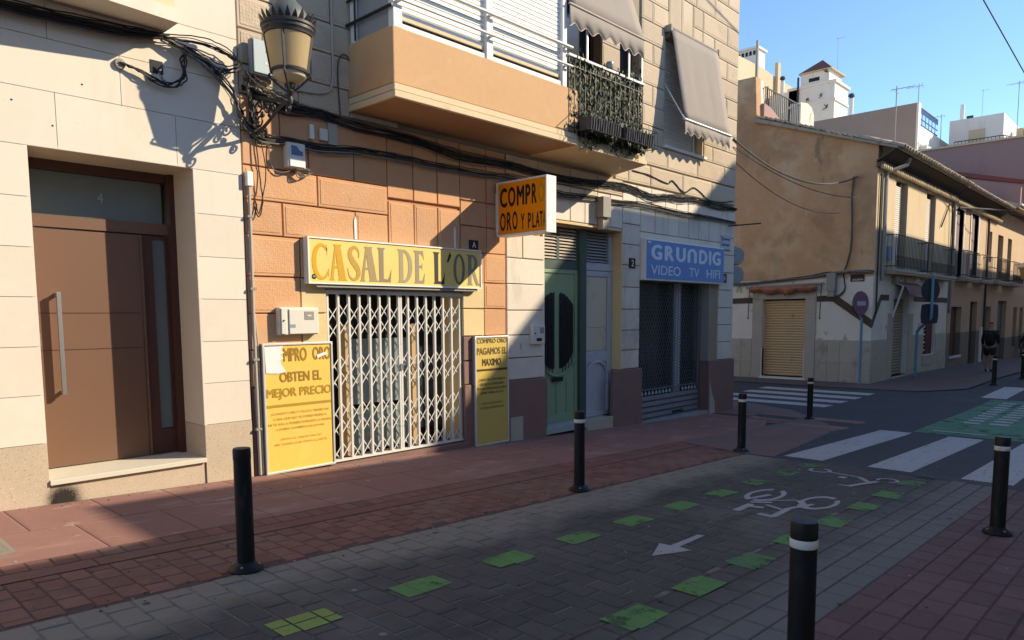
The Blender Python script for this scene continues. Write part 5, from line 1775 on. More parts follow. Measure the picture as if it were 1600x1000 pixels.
def leaves(name, n, fn, parent, mat, s0=.018, s1=.034):
    g = G()
    for i in range(n):
        x, y, z = fn()
        s = random.uniform(s0, s1)
        a, b_ = random.uniform(0, 2 * PI), random.gauss(0, .5)
        u = Vector((math.cos(a), math.sin(a) * .35, math.sin(b_))).normalized() * s
        v = Vector((-math.sin(a) * .4, random.uniform(-.5, .5), -1)).normalized() * s * 1.25
        p = Vector((x, y, z))
        g.add([p - v, p + u * .8, p + v * .6 + u * .1, p + v, p - u * .8], [(0, 1, 2, 3, 4)])
    o = g.build(name, mat, parent)
    o['kind'] = 'stuff'
    return o


leaves('ivy_leaves', 5200, lambda: (random.uniform(7.99, 9.80), YB + .030 + random.gauss(0, .018), random.uniform(2.52, 3.50)), ivy, m_leaf)
leaves('dry_leaves', 4200, lambda: (random.uniform(7.99, 9.80), YB + .026 + random.gauss(0, .018), random.uniform(2.52, 3.46)), ivy, m_leaf2)
leaves('trailing_shoots', 60, lambda: ((lambda x: (x, YB - .02 + random.gauss(0, .03), 3.52 + abs(random.gauss(0, .05)) * (1 + math.sin(x * 5))))(random.uniform(7.99, 9.8))), ivy, m_leaf)
leaves('trailing_shoots', 200, lambda: ((lambda x: (x, YB - .05 + random.gauss(0, .03), 2.50 - abs(random.gauss(0, .06)) * (1 + math.sin(x * 7))))(random.uniform(8.2, 9.8))), ivy, m_leaf)
leaves('ivy_leaves', 420, lambda: ((lambda t: (9.82 + .36 * t, YB * (1 - t) + .02, random.uniform(2.55, 3.5)))(random.random())), ivy, m_leaf)
G().box(8.0, 9.79, YB + .07, YB + .085, 2.53, 3.46).build('screen_mesh', M('dark_screen_net', (.03, .032, .02), .2, 30, .9), ivy)
rack = empty('planter_rack', (8.95, -1.05, 2.5), 'black wire planter rack hung outside the balcony railing', 'planter rack')
g = G()
for z in (2.54, 2.78):
    for y in (YB - .03, YB - .27):
        g.tube([(8.05, y, z), (9.83, y, z)], .006, 5)
    for x in (8.05, 9.83):
        g.tube([(x, YB - .03, z), (x, YB - .27, z)], .006, 5)
g.build('rack_frame', m_black, rack)
rb = G().tube([(0, YB - .27, 2.78), (0, YB - .27, 2.54), (0, YB - .03, 2.54)], .004, 4)
me = rb.mesh('rack_bar')
me.materials.append(m_black)
for i in range(23):
    piece('rack_bar', me, rack, (8.05 + i * .081, 0, 0))
for k, (x0, lb) in enumerate(((8.16, 'black ribbed planter nearer the orange parapet'), (9.02, 'black ribbed planter at the far end of the rack'))):
    pl = empty('planter', (x0 + .37, YB - .15, 2.55), lb, 'planter', 'planters on the balcony rack')
    G().prism([(YB - .25, 2.73), (YB - .05, 2.73), (YB - .07, 2.55), (YB - .23, 2.55)], 'x', x0, x0 + .74).build('trough', m_planter, pl)
    for i in range(13):
        G().bar((x0 + .03 + i * .057, YB - .252, 2.725), (x0 + .03 + i * .057, YB - .235, 2.56), .026, .016).build('rib', m_planter, pl)
    leaves('plant_leaves', 120, lambda: (random.uniform(x0, x0 + .7), YB - .15 + jit(.09), random.uniform(2.5, 2.56) if random.random() < .5 else random.uniform(2.72, 2.80)), pl, m_leaf)
o = empty('pot_plant', (9.72, -.75, 3.3), 'small green plant showing over the end of the balcony rail', 'plant')
leaves('plant_leaves', 160, lambda: (9.70 + random.gauss(0, .09), -.72 + random.gauss(0, .05), 3.62 + random.gauss(0, .07)), o, m_leaf, .025, .045)
G().lathe((9.70, -.72, 3.3), [(0, 0), (.06, 0), (.08, .2), (0, .2)], 10).build('pot', m_planter, o)
o = empty('ball_lamp', (9.02, YB, 3.4), 'round glass lamp on the balcony rail above the ivy', 'lamp')
G().lathe((9.02, YB + .05, 3.66), [(0, -.06), (.05, -.04), (.062, 0), (.05, .045), (0, .062)], 14).build('globe', m_glassgrey, o, smooth=True)
G().lathe((9.02, YB + .05, 3.40), [(.015, 0), (.015, .2), (.05, .2), (.03, .24)], 10).build('stalk', m_black, o)

# ------------------------------------------------------------------ bollards
def bollard(x, y, label, band=True, tilt=(0, 0)):
    r = empty('bollard', (x, y, zg(x)), label, 'bollard', 'black bollards along the kerb')
    r.rotation_euler = (tilt[0], tilt[1], 0)

    def loc(prof, name, mat):
        g = G().lathe((x, y, zg(x)), prof, 24)
        return g.build(name, mat, r, smooth=True)
    loc([(0, .002), (.105, .002), (.11, .01), (.105, .022), (.09, .036), (.066, .05), (.058, .06), (0, .06)], 'base_flange', m_bollard)
    loc([(.056, .05), (.055, .69), (.055, .70)], 'post', m_bollard)
    if band:
        loc([(.056, .70), (.0575, .702), (.0575, .735), (.056, .737)], 'reflective_band', m_band)
    else:
        loc([(.055, .70), (.0545, .705), (.0545, .733), (.055, .737)], 'worn_band', m_bollard)
    loc([(.056, .737), (.0565, .742), (.0565, .800), (.053, .812), (.0, .815)], 'cap', m_bollard)
    for k in range(4):
        a = PI / 4 + k * PI / 2
        G().lathe((x + .085 * math.cos(a), y + .085 * math.sin(a), zg(x) + .038), [(0, .008), (.008, .008), (.010, 0)], 6).build('bolt', m_boxold, r)
    return r


bollard(2.15, -2.85, 'black bollard without a white band in front of the cream house', band=False)
bollard(5.74, -2.81, 'black bollard with a white band in front of the green door')
bollard(9.48, -2.76, 'black bollard at the zebra crossing before the stepped corner of the sandstone house')
bollard(14.21, -1.89, 'black bollard at the mouth of the side street before the beige roller shutter')
bollard(3.03, -6.14, 'nearest and largest black bollard, cut off by the bottom of the photo')
bollard(7.02, -6.20, 'black bollard on the dull red pavement at the right', tilt=(0, .025))
bollard(23.56, -3.33, 'distant black bollard just before the walking person')
bollard(26.1, -3.62, 'distant black bollard at the right edge of the photo')

# ------------------------------------------------------------------ old corner house across the side street
GXP = 21.95      # plane of its gable
FYP = -.60       # plane of its street front
old = empty('old_corner_house', (24, 2, -2.0), 'old two storey corner house with ochre gable, zigzag brown band and tiled eaves', 'house')
AX1 = 30.35
gp = [(FYP + .004, -2.4), (9.0, -2.4), (9.0, 7.35), (2.98, 7.35), (2.98, 6.08), (FYP, 4.72)]
G().prism([(y, max(z, 1.05)) for y, z in gp[:1]] + [(9.0, 1.05), (9.0, 7.38), (3.04, 7.30), (2.98, 6.10), (FYP + .004, 4.70)], 'x', GXP, GXP + .35).build('gable', m_ochre, old)
# ground floor of the gable, round the shop door
g = G()
DY0, DY1 = 1.28, 2.60
g.box(GXP, GXP + .35, FYP + .004, DY0, -2.4, 1.045).box(GXP, GXP + .35, DY1, 9, -2.4, 1.045).box(GXP, GXP + .35, DY0, DY1, .46, 1.045).box(GXP, GXP + .35, DY0, DY1, -2.4, -1.93)
g.build('lower_wall', m_oldwhite, old)


def tile_x(y0, y1, z0, z1, mat=m_tile, name='wall_tile', p=.02):
    a = .004
    G().box(GXP - p, GXP, y0 + a, y1 - a, z0 + a, z1 - a).build(name, mat, old)


for z0, z1 in ((-2.06, -1.44), (-1.44, -.765)):
    for y0, y1 in ((FYP, .24), (.24, .60), (.60, .95), (2.95, 3.30), (3.30, 3.75), (3.75, 4.4)) if z0 > -2 else ((FYP, -.22), (-.22, .24), (.24, .60), (.60, .95), (2.95, 3.30), (3.30, 3.75), (3.75, 4.4)):
        tile_x(y0, y1, z0, z1)
for y0, y1 in ((.965, DY0), (DY1, 2.94)):
    for z0, z1 in ((-2.02, -.70), (-.70, -.05), (-.05, .46)):
        tile_x(y0, y1, z0, z1, m_frameconc, 'surround_stone', .035)
tile_x(.965, 2.94, .46, .80, m_frameconc, 'surround_stone', .035)
ro = empty('roller_shutter', (GXP + .1, 1.94, -1.93))
ro.parent = old
ro.location = Vector((GXP + .1, 1.94, -1.93)) - old.location
G().box(GXP + .20, GXP + .24, DY0, DY1, -1.93, .46).build('dark_backing', m_dark, ro)
sl = G().add([(.0, DY0, -.04), (.0, DY1, -.04), (-.018, DY1, -.012), (-.018, DY0, -.012), (-.018, DY1, .012), (-.018, DY0, .012), (0, DY1, .033), (0, DY0, .033)], [(0, 1, 2, 3), (3, 2, 4, 5), (5, 4, 6, 7)])
me = sl.mesh('shutter_slat')
me.materials.append(m_roller)
for i in range(29):
    piece('shutter_slat', me, ro, (GXP + .13, 0, -1.86 + i * .08))
for y in (DY0 - .012, DY1 + .0):
    G().box(GXP - .04, GXP + .10, y, y + .02, -1.95, -1.05).build('shutter_guide', m_farwhite, ro)
G().box(GXP - .05, GXP + .2, DY0 - .05, DY1 + .05, -2.05, -1.93).build('doorstep', m_farwhite, ro)
# brown zigzag band
for pl in ([(3.75, .34), (2.955, .345), (2.955, .525), (3.75, .505)], [(.95, .36), (.50, .36), (.50, .545), (.95, .525)], [(.50, .36), (.50, .545), (.40, .545), (-.60, -.17), (-.60, -.42)]):
    G().prism(pl, 'x', GXP - .012, GXP - .004).build('painted_band', m_band_br, old)
# street front
A_W = [(23.65, 24.87, 1.30, 3.94), (27.0, 28.15, 1.30, 3.97)]
A_D = [(23.92, 25.50, -1.93, .46), (27.35, 28.85, -1.42, .20)]


def front(x0, x1, z0, z1, holes, mat, parent, y=FYP, d=.35, name='wall'):
    xs = sorted({x0, x1, *[h[0] for h in holes], *[h[1] for h in holes]})
    g = G()
    for a, b in zip(xs, xs[1:]):
        hs_ = sorted([(h[2], h[3]) for h in holes if h[0] <= a + 1e-4 and h[1] >= b - 1e-4])
        z = z0
        for c, d_ in hs_:
            if c > z:
                g.box(a, b, y, y + d, z, c)
            z = max(z, d_)
        if z1 > z:
            g.box(a, b, y, y + d, z, z1)
    return g.build(name, mat, parent)


front(GXP + .004, AX1, 1.10, 4.3, A_W, m_oldcream, old)
front(GXP + .004, AX1, -2.4, 1.095, A_D, m_oldwhite, old)
for x0, x1, zt in ((GXP, 23.40, -.76), (23.40, 23.90, -.0), (25.52, 26.0, -.0), (26.0, 27.30, -.70), (27.30, 28.90, -1.44), (28.90, AX1, -.72)):
    n = max(1, round((x1 - x0) / .55))
    for k in range(n):
        a, b = x0 + (x1 - x0) * k / n, x0 + (x1 - x0) * (k + 1) / n
        for z0, z1 in ((-2.2, -1.45), (-1.45, zt)) if zt > -1.4 else ((-2.2, zt),):
            G().box(a + .004, b - .004, FYP - .02, FYP, z0 + .004, z1 - .004).build('wall_tile', m_tile if zt < -.5 else m_frameconc, old)
for pl in ([(GXP, -.42), (GXP, -.17), (22.62, .55), (22.72, .40)], [(22.62, .55), (22.72, .38), (23.40, .38), (23.40, .55)], [(26.0, .38), (26.0, .55), (30.3, .55), (30.3, .38)]):
    G().prism(pl, 'y', FYP - .012, FYP - .004).build('painted_band', m_band_br, old)
for i, (a, b, z0, z1) in enumerate(A_W):
    w = G().box(a, b, FYP + .24, FYP + .27, z0, z1).build('balcony_window', m_dark, old)
    sl = G().add([(a, 0, -.03), (a + .62, 0, -.03), (a + .62, -.015, .0), (a, -.015, 0), (a + .62, 0, .03), (a, 0, .03)], [(0, 1, 2, 3), (3, 2, 4, 5)])
    me = sl.mesh('blind_slat')
    me.materials.append(m_farwhite)
    for k in range(40):
        piece('blind_slat', me, w, (0, FYP + .06, z0 + .04 + k * .062))
    G().box(a + .62, a + .70, FYP + .05, FYP + .24, z0, z1).build('frame', m_darkwood, w)
    G().box(a - .04, b + .04, FYP - .03, FYP - .002, z1 + .02, z1 + .08).build('lintel_band', m_oldcream, w)
a, b, z0, z1 = A_D[0]
r2 = G().box(a, b, FYP + .22, FYP + .25, z0, z1).build('small_roller_shutter', m_dark, old)
sl = G().add([(a, 0, -.045), (b, 0, -.045), (b, -.02, 0), (a, -.02, 0), (b, 0, .04), (a, 0, .04)], [(0, 1, 2, 3), (3, 2, 4, 5)])
me = sl.mesh('shutter_slat')
me.materials.append(m_roller_d)
for k in range(26):
    piece('shutter_slat', me, r2, (0, FYP + .17, z0 + .05 + k * .092))
G().box(a - .05, b + .05, FYP - .06, FYP + .2, z0 - .1, z0).build('doorstep', m_frameconc, r2)
a, b, z0, z1 = A_D[1]
w2 = G().box(a, b, FYP + .20, FYP + .23, z0, z1).build('shop_window', m_dark, old)
G().box(a + .75, b, FYP + .10, FYP + .19, z0, z1).build('window_side', M('red_brown_blind', (.13, .05, .04)), w2)
m_stripe = M('red_white_curtain', (.42, .28, .24), .1)
for k in range(11):
    z = z0 + .10 + k * .135
    G().prism([(a + .32, z), (a + .72, z + .03), (a + .72, z + .085), (a + .32, z + .06)], 'y', FYP + .12, FYP + .13).build('curtain_strip', m_stripe if k % 2 else m_farwhite, w2)
G().box(a - .06, b + .06, FYP - .035, FYP + .02, z0 - .34, z0 - .02).build('window_sill', m_frameconc, w2)


def balcony(x0, x1, z, y0, y1, parent, dense=True, rail=.95):
    r = empty('balcony', ((x0 + x1) / 2, y1, z - .1))
    r.parent = parent
    r.location = Vector(((x0 + x1) / 2, y1, z - .1)) - parent.location
    G().box(x0 - .08, x1 + .08, y0, y1 - .05, z - .10, z - .02).build('balcony_slab', m_frameconc, r)
    G().box(x0 - .04, x1 + .04, y0, y1 - .02, z - .16, z - .10).build('slab_moulding', m_tan2, r)
    for yy in (z + rail, z + .06):
        G().tube([(x0, y0, yy), (x0, y1, yy), (x1, y1, yy), (x1, y0, yy)], .016, 5).build('rail', m_rail, r)
    bb_ = G().box(-.006, .006, -.006, .006, z - .02, z + rail)
    me_ = bb_.mesh('baluster')
    me_.materials.append(m_rail)
    n = int((x1 - x0) / .15)
    for i in range(n + 1):
        piece('baluster', me_, r, (x0 + (x1 - x0) * i / n, y1, 0))
    for i in range(1, 3):
        for xx in (x0, x1):
            piece('baluster', me_, r, (xx, y0 + (y1 - y0) * i / 3, 0))
    if dense:
        g = G()
        for i in range(n):
            xc = x0 + (x1 - x0) * (i + .5) / n
            for zc in (z + .12, z + .22, z + .32):
                g.tube([(xc + .04 * math.cos(a_), y1, zc + .045 * math.sin(a_)) for a_ in [2 * PI * q / 8 for q in range(8)]], .005, 4, closed=True)
        g.build('scrollwork', m_rail, r)
    return r


balcony(22.72, 26.2, 1.30, FYP, -.93, old)
balcony(26.6, 29.7, 1.30, FYP, -.93, old)
# eaves: tile ends along the front, boarded soffit, tooth course
ev = empty('roof', (26, 1, 4.5))
ev.parent = old
ev.location = Vector((26, 1, 4.5)) - old.location


m_cornice = M('shade_brown_cornice', (.13, .095, .065), .15, 3, .9)  # dark brown carries the shade of the eaves, painted into the cornice colour


def eaves(x0, x1, ye, ze, yb, zb, zs, parent, roofmat=m_rooftile, wall_y=FYP):
    G().add([(x0, ye, ze), (x1, ye, ze), (x1, yb, zb), (x0, yb, zb), (x0, ye, ze - .05), (x1, ye, ze - .05), (x1, yb, zb - .12), (x0, yb, zb - .12)],
            [(0, 1, 2, 3), (7, 6, 5, 4), (0, 4, 5, 1), (1, 5, 6, 2), (2, 6, 7, 3), (3, 7, 4, 0)]).build('roof_deck', m_rooftile, parent)
    L = Vector((0, yb - ye, zb - ze))
    u = L.normalized()
    nrm = Vector((0, -u.z, u.y))
    g = G()
    n = 8
    pts = []
    for q in (0, 1):
        for k in range(n + 1):
            a = PI * k / n
            p = u * (-.13 + q * .48)
            rr = .118 - .02 * q
            pts.append(p + Vector((rr * math.cos(a), 0, 0)) + nrm * (rr * math.sin(a) + .012 * q))
    fs = [(k, k + 1, n + 2 + k, n + 1 + k) for k in range(n)]
    g.add(pts, fs)
    me_ = g.mesh('roof_tile', smooth=True)
    me_.materials.append(m_rooftile)
    w = .275
    nn = int((x1 - x0) / w)
    for i in range(nn):
        for q in range(3):
            o_ = piece('roof_tile', me_, parent, Vector((x0 + (i + .5) * (x1 - x0) / nn + jit(.012), ye, ze)) + u * (.36 * q + jit(.015)) + nrm * .004 * q, (jit(.02), jit(.03), jit(.03)))
            so_ = o_.modifiers.new('solid', 'SOLIDIFY')
            so_.thickness = .016
    G().add([(x0, ye + .06, ze - .06), (x1, ye + .06, ze - .06), (x1, wall_y, zs + .16), (x0, wall_y, zs + .16), (x0, ye + .06, ze - .02), (x1, ye + .06, ze - .02), (x1, wall_y, zs + .22), (x0, wall_y, zs + .22)],
            [(0, 1, 2, 3), (7, 6, 5, 4), (0, 4, 5, 1), (1, 5, 6, 2), (2, 6, 7, 3), (3, 7, 4, 0)]).build('eaves_board', m_darkwood, parent)
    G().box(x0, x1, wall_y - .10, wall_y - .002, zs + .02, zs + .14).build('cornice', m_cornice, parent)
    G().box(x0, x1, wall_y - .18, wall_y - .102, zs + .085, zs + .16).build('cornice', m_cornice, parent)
    tg_ = G().prism([(-.06, .0), (.06, .0), (0, -.11)], 'y', -.05, .05)
    me_ = tg_.mesh('cornice_tooth')
    me_.materials.append(m_oldcream)
    k = int((x1 - x0) / .17)
    for i in range(k):
        piece('cornice_tooth', me_, parent, (x0 + (i + .5) * (x1 - x0) / k, wall_y - .14, zs + .085))


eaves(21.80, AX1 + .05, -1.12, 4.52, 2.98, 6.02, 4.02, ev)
# rough verge along the gable
g = G()
n = 26
for i in range(n):
    t0, t1 = i / n, (i + .92) / n
    y0_, y1_ = -1.0 + (2.98 + 1.0) * t0, -1.0 + 3.98 * t1
    f_ = lambda y: 4.56 + (y + 1.0) * 1.50 / 3.98
    zj = jit(.015)
    g = G().add([(GXP - .10, y0_, f_(y0_) + zj), (GXP + .3, y0_, f_(y0_) + zj), (GXP + .3, y1_, f_(y1_) + zj + .02), (GXP - .10, y1_, f_(y1_) + zj + .02),
                 (GXP - .10, y0_, f_(y0_) + zj + .06), (GXP + .3, y0_, f_(y0_) + zj + .06), (GXP + .3, y1_, f_(y1_) + zj + .09), (GXP - .10, y1_, f_(y1_) + zj + .09)],
                [(0, 3, 2, 1), (4, 5, 6, 7), (0, 1, 5, 4), (1, 2, 6, 5), (2, 3, 7, 6), (3, 0, 4, 7)])
    g.build('verge_tile', m_rooftile, ev)
# roof terrace
G().prism([(2.985, 6.10), (3.05, 7.28), (3.6, 7.33), (9, 7.38), (9, 6.10)], 'x', GXP + .36, GXP + .60).build('terrace_parapet', m_oldwhite, old)
G().box(GXP + .3, AX1, 2.98, 9, 5.9, 6.05).build('terrace_floor', m_frameconc, old)
g = G()
g.bar((22.5, 2.99, 7.10), (25.3, 2.99, 7.10), .03)
g.bar((22.5, 2.99, 6.15), (25.3, 2.99, 6.15), .02)
g.build('terrace_rail', m_rail, old)
bb_ = G().box(-.010, .010, -.010, .010, 6.05, 7.1)
me = bb_.mesh('baluster')
me.materials.append(m_rail)
for i in range(20):
    piece('baluster', me, old, (22.56 + i * .145, 2.99, 0))
G().tube([(22.72, 3.0, 6.0), (22.72, 3.0, 7.16)], .03, 6).build('rail_post', m_rail, old)
G().prism([(25.3, 6.0), (26.5, 6.0), (26.5, 7.0), (26.25, 7.22), (25.9, 7.28), (25.3, 7.20)], 'y', 2.98, 3.35).build('terrace_pier', m_oldwhite, old)
G().prism([(22.3, 6.55), (22.8, 6.5), (23.4, 6.3), (23.3, 6.12), (22.3, 6.14)], 'y', 2.90, 3.0).build('terrace_rubble', M('pink_plaster_heap', (.42, .25, .21), .1, 4, .9), old)
# downpipe, gutter bend, cables and box of the old house
G().tube([(23.25, -1.05, 4.42), (23.22, -1.0, 4.25), (22.55, FYP - .07, 3.98), (22.5, FYP - .07, 3.80), (22.5, FYP - .07, .95)], .055, 8).build('downpipe', m_pipe, old, smooth=True)
G().tube([(22.15, FYP - .04, 3.9), (22.15, FYP - .04, -.0)], .025, 6).build('thin_pipe', m_rail, old, smooth=True)
G().box(23.0, 23.25, FYP - .10, FYP, 1.55, 1.95).build('meter_box', M('pale_blue_box', (.33, .36, .42)), old)
eb = G().box(GXP - .20, GXP - .02, .38, .63, .66, 1.18).build('electric_box', m_boxold, old, bevel=.01)
G().box(GXP - .17, GXP - .03, .41, .60, .50, .66).build('box_neck', m_boxold, eb)
G().prism([(.02, .0), (.02, .30), (-.34, .26), (-.34, .04)], 'x', GXP - .02, GXP).build('street_plaque', M('dark_red_plaque', (.075, .03, .028)), old) if False else None
pq = G().box(GXP - .018, GXP, -.36, .02, .92, 1.12).build('street_plaque', M('dark_red_plaque', (.075, .03, .028)), None)
tag(pq, 'dark red street plaque with white letters high on the corner of the old house', 'plaque')
letter(text_mesh('AGUSTIN', .02), 'character', m_whiteink, pq, (GXP - .021, 0, 0), (0, -1, 0), Z_, (.03, .33, .94, .995))


def yz_bundle(pts, n, spread, r, label):
    g = G()
    for i in range(n):
        oz = random.gauss(0, spread)
        ox = -abs(random.gauss(0, spread)) - .02
        g.tube(wavy([(GXP + ox, y, z + oz + jit(.02)) for y, z in pts], .006), r, 5, mi=random.choice((0, 1)))
    return tag(g.build('cable_bundle', [m_cable, m_cable_g], None, at=(GXP, pts[0][0], pts[0][1])), label, 'cables')


yz_bundle([(3.75, .98), (3.3, .96), (2.6, 1.0), (1.9, 1.05), (1.2, 1.10), (.7, 1.17), (.2, 1.20), (-.2, 1.20), (-.62, 1.16)], 7, .035, .016, 'black cables along the ochre gable above the shop awning')
yz_bundle([(.02, 3.86), (.05, 3.3), (.02, 2.6), (.03, 1.9), (.10, 1.5), (.18, 1.25)], 3, .02, .018, 'black cables dropping down the ochre gable near its corner')
yz_bundle([(.22, 1.15), (.17, .9), (.16, .7), (.28, .55), (.48, .48)], 2, .008, .016, 'cable curving from the electric box on the white gable wall')
# torn awning over the roller shutter
ta = empty('torn_awning', (GXP - .2, 1.9, .8), 'folded torn orange awning over the beige roller shutter', 'awning')
G().tube([(GXP - .12, .72, .90), (GXP - .12, 3.12, .84)], .035, 8).build('roller', m_boxold, ta, smooth=True)
g = G()
N = 30
vs_ = []
for i in range(N + 1):
    y = .88 + 2.1 * i / N
    dpt = .10 + .13 * abs(math.sin(i * .37)) * math.sin(PI * i / N) + .02 * random.random()
    vs_ += [(GXP - .15, y, .85), (GXP - .22 - .03 * math.sin(i * 1.3), y, .85 - dpt * .5), (GXP - .16 - .02 * math.cos(i * 1.9), y, .83 - dpt - .05 * random.random())]
g.add(vs_, [(i * 3 + k, i * 3 + 3 + k, i * 3 + 4 + k, i * 3 + 1 + k) for i in range(N) for k in range(2)])
c = g.build('torn_cloth', m_cloth, ta, smooth=True)
c.modifiers.new('solid', 'SOLIDIFY').thickness = .006
for y in (.80, 3.02):
    G().tube([(GXP - .10, y, .86), (GXP - .16, y, -.12)], .013, 6).build('awning_arm', m_rail, ta)
    G().lathe((GXP - .16, y, -.16), [(0, 0), (.025, .02), (.025, .05), (0, .07)], 8).build('arm_joint', m_rail, ta)
tw = empty('torn_awning', (24.7, -.9, .8), 'small faded striped awning over the narrow shuttered door on the street front', 'awning')
nn = 18
vs_ = []
for i in range(nn + 1):
    x = 23.95 + 2.2 * i / nn
    vs_ += [(x, FYP - .03, .95), (x, FYP - .32, .78), (x, FYP - .42, .58 - .05 * (i % 2) - .03 * random.random())]
g = G().add(vs_, [(i * 3 + k, i * 3 + 3 + k, i * 3 + 4 + k, i * 3 + 1 + k) for i in range(nn) for k in range(2)])
c = g.build('striped_cloth', m_cloth_s, tw)
c.modifiers.new('solid', 'SOLIDIFY').thickness = .006
G().tube([(23.75, FYP - .03, .95), (23.72, FYP - .30, .80), (23.5, FYP - .1, -.1)], .03, 6).build('awning_arm', m_farwhite, tw)
G().box(23.6, 23.95, FYP - .14, FYP, .93, 1.08).build('bracket_box', m_boxold, tw)

# ------------------------------------------------------------------ the row beyond it
hb = empty('row_house', (34.4, 1, -2.0), 'two storey tan row house with white window surrounds and long iron balcony', 'house')
BX1 = 38.6
b_w = [(31.0, 32.2, 1.34, 3.88), (33.5, 34.75, 1.34, 3.92), (36.7, 37.6, 2.2, 3.5)]
b_d = [(31.0, 32.65, -1.62, .24), (34.1, 35.4, -2.1, .46), (37.1, 38.2, -.8, .28)]
front(AX1 + .06, BX1, 1.0, 4.2, b_w, m_tan2, hb)
front(AX1 + .06, BX1, -.75, .995, b_d, m_tan, hb, name='lower_wall')
front(AX1 + .06, BX1, -2.6, -.755, [(a, b, z0, min(z1, -.75)) for a, b, z0, z1 in b_d[:2]], m_tanplinth, hb, name='plinth')
for i, (a, b, z0, z1) in enumerate(b_w + b_d):
    w = G().box(a, b, FYP + .18, FYP + .22, z0, z1).build('window' if i < 3 else 'door', (m_darkwood if i < 3 else m_doorbrown), hb)
    if i < 2:
        for q in ((a - .14, a), (b, b + .14)):
            G().box(q[0], q[1], FYP - .03, FYP + .18, z0, z1).build('surround', m_farwhite, w)
        G().box(a - .14, b + .14, FYP - .03, FYP + .18, z1, z1 + .14).build('surround', m_farwhite, w)
        G().box(a + .02, b - .32, FYP + .06, FYP + .16, z0, z1 - .05).build('shutter', M('mauve_grey_shutter', (.22, .16, .15)), w)
    elif i >= 3:
        G().box(a + (b - a) * .48, a + (b - a) * .53, FYP + .15, FYP + .18, z0, z1).build('door_stile', m_darkwood, w)
        G().box(a - .05, b + .05, FYP - .05, FYP + .15, z0 - .09, z0).build('doorstep', m_farwhite, w)
balcony(31.35, 33.4, 1.36, FYP, -.95, hb, False)
balcony(34.2, 36.0, 1.36, FYP, -.95, hb, False)
rb_ = empty('roof', (34, 1, 4.5))
rb_.parent = hb
rb_.location = Vector((34, 1, 4.5)) - hb.location
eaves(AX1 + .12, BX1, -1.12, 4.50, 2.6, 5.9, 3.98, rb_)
G().tube([(30.5, FYP - .06, 4.2), (30.5, FYP - .06, -.0)], .05, 7).build('downpipe', m_pipe, hb, smooth=True)
G().box(36.0, 36.35, FYP - .06, FYP - .0, -2.1, -.6).build('white_panel', m_farwhite, hb)
G().tube([(36.5, FYP - .06, 4.0), (36.5, FYP - .06, -2.0)], .045, 7).build('downpipe', m_rail, hb, smooth=True)
tag(bundle([(28.8, FYP - .02, 3.0), (29.9, FYP - .05, 3.9), (30.2, FYP - .06, 3.0), (30.3, FYP - .06, 1.8)], 3, .02, .014, 'black cables looping where the old corner house meets the tan row house', [m_cable], .0))
o = G().tube([(30.9, FYP - .12, 3.85), (36.5, -1.0, 4.3), (44.8, -1.3, 5.2)], .035, 6).build('overhead_cable', m_cable)
tag(o, 'straight dark cable running along the row under the far eaves', 'cables')
hc = empty('row_house', (42, 1, -2.2), 'pale row house with lower eaves and grey door at the far end of the row', 'house')
c_w = [(37.9 + 1.0, 40.1, 1.38, 3.5), (41.2, 42.2, 1.38, 3.5)]
c_d = [(39.65, 41.75, -2.25, .56), (43.6, 44.6, -1.7, .28), (45.4, 46.4, -1.8, .28)]
front(BX1 + .01, 56, .9, 4.6, c_w, m_tan2, hc)
front(BX1 + .01, 56, -1.2, .895, [(a, b, -1.2, z1) for a, b, z0, z1 in c_d], m_tan, hc, name='lower_wall')
front(BX1 + .01, 56, -3.2, -1.205, [(a, b, z0, -1.2) for a, b, z0, z1 in c_d], m_tanplinth, hc, name='plinth')
for i, (a, b, z0, z1) in enumerate(c_w + c_d):
    G().box(a, b, FYP + .18, FYP + .22, z0, z1).build('window' if i < 2 else 'door', m_darkwood if i < 2 else (m_doorgrey if i == 2 else m_doorbrown), hc)
balcony(36.9, 39.4, 1.40, FYP, -1.0, hc, True)
balcony(40.4, 43.2, 1.40, FYP, -1.0, hc, True)
G().add([(BX1 + .1, -1.35, 4.75), (56, -1.35, 4.75), (56, 2.6, 6.2), (BX1 + .1, 2.6, 6.2), (BX1 + .1, -1.35, 4.58), (56, -1.35, 4.58), (56, 2.6, 6.0), (BX1 + .1, 2.6, 6.0)],
        [(0, 1, 2, 3), (7, 6, 5, 4), (0, 4, 5, 1), (1, 5, 6, 2), (2, 6, 7, 3), (3, 7, 4, 0)]).build('roof', m_farcream, hc)
G().tube([(BX1 + .1, -1.38, 4.72), (56, -1.38, 4.72)], .07, 8).build('gutter', m_farwhite, hc)
G().box(48, 48.06, -1.9, -1.0, .9, 4.0).build('hanging_shutter', m_tan2, hc)
tl = empty('wall_lantern', (44, -1.3, 1.6), 'distant wall lantern with a pale conical glass on the far balcony', 'street lamp')
G().lathe((41.3, -1.35, 0), [(.16, 1.55), (.26, 2.05)], 12).build('lamp_glass', m_lamppane, tl)
G().lathe((41.3, -1.35, 0), [(.30, 2.05), (.36, 2.12), (.22, 2.28), (.06, 2.36), (.04, 2.5)], 12).build('lamp_cap', m_farwhite, tl)
G().bar((41.3, -1.35, 1.55), (41.3, FYP, 1.50), .05).build('lamp_arm', m_rail, tl)
o = empty('potted_shrub', (45.2, -.95, -2.3), 'dark potted shrub by the last door of the row', 'plant')
leaves('plant_leaves', 260, lambda: (45.1 + random.gauss(0, .22), -.95 + random.gauss(0, .12), -1.5 + random.gauss(0, .30)), o, m_leaf, .05, .1)
G().lathe((45.1, -.95, -2.4), [(0, 0), (.16, 0), (.2, .35), (0, .35)], 10).build('pot', m_planter, o)

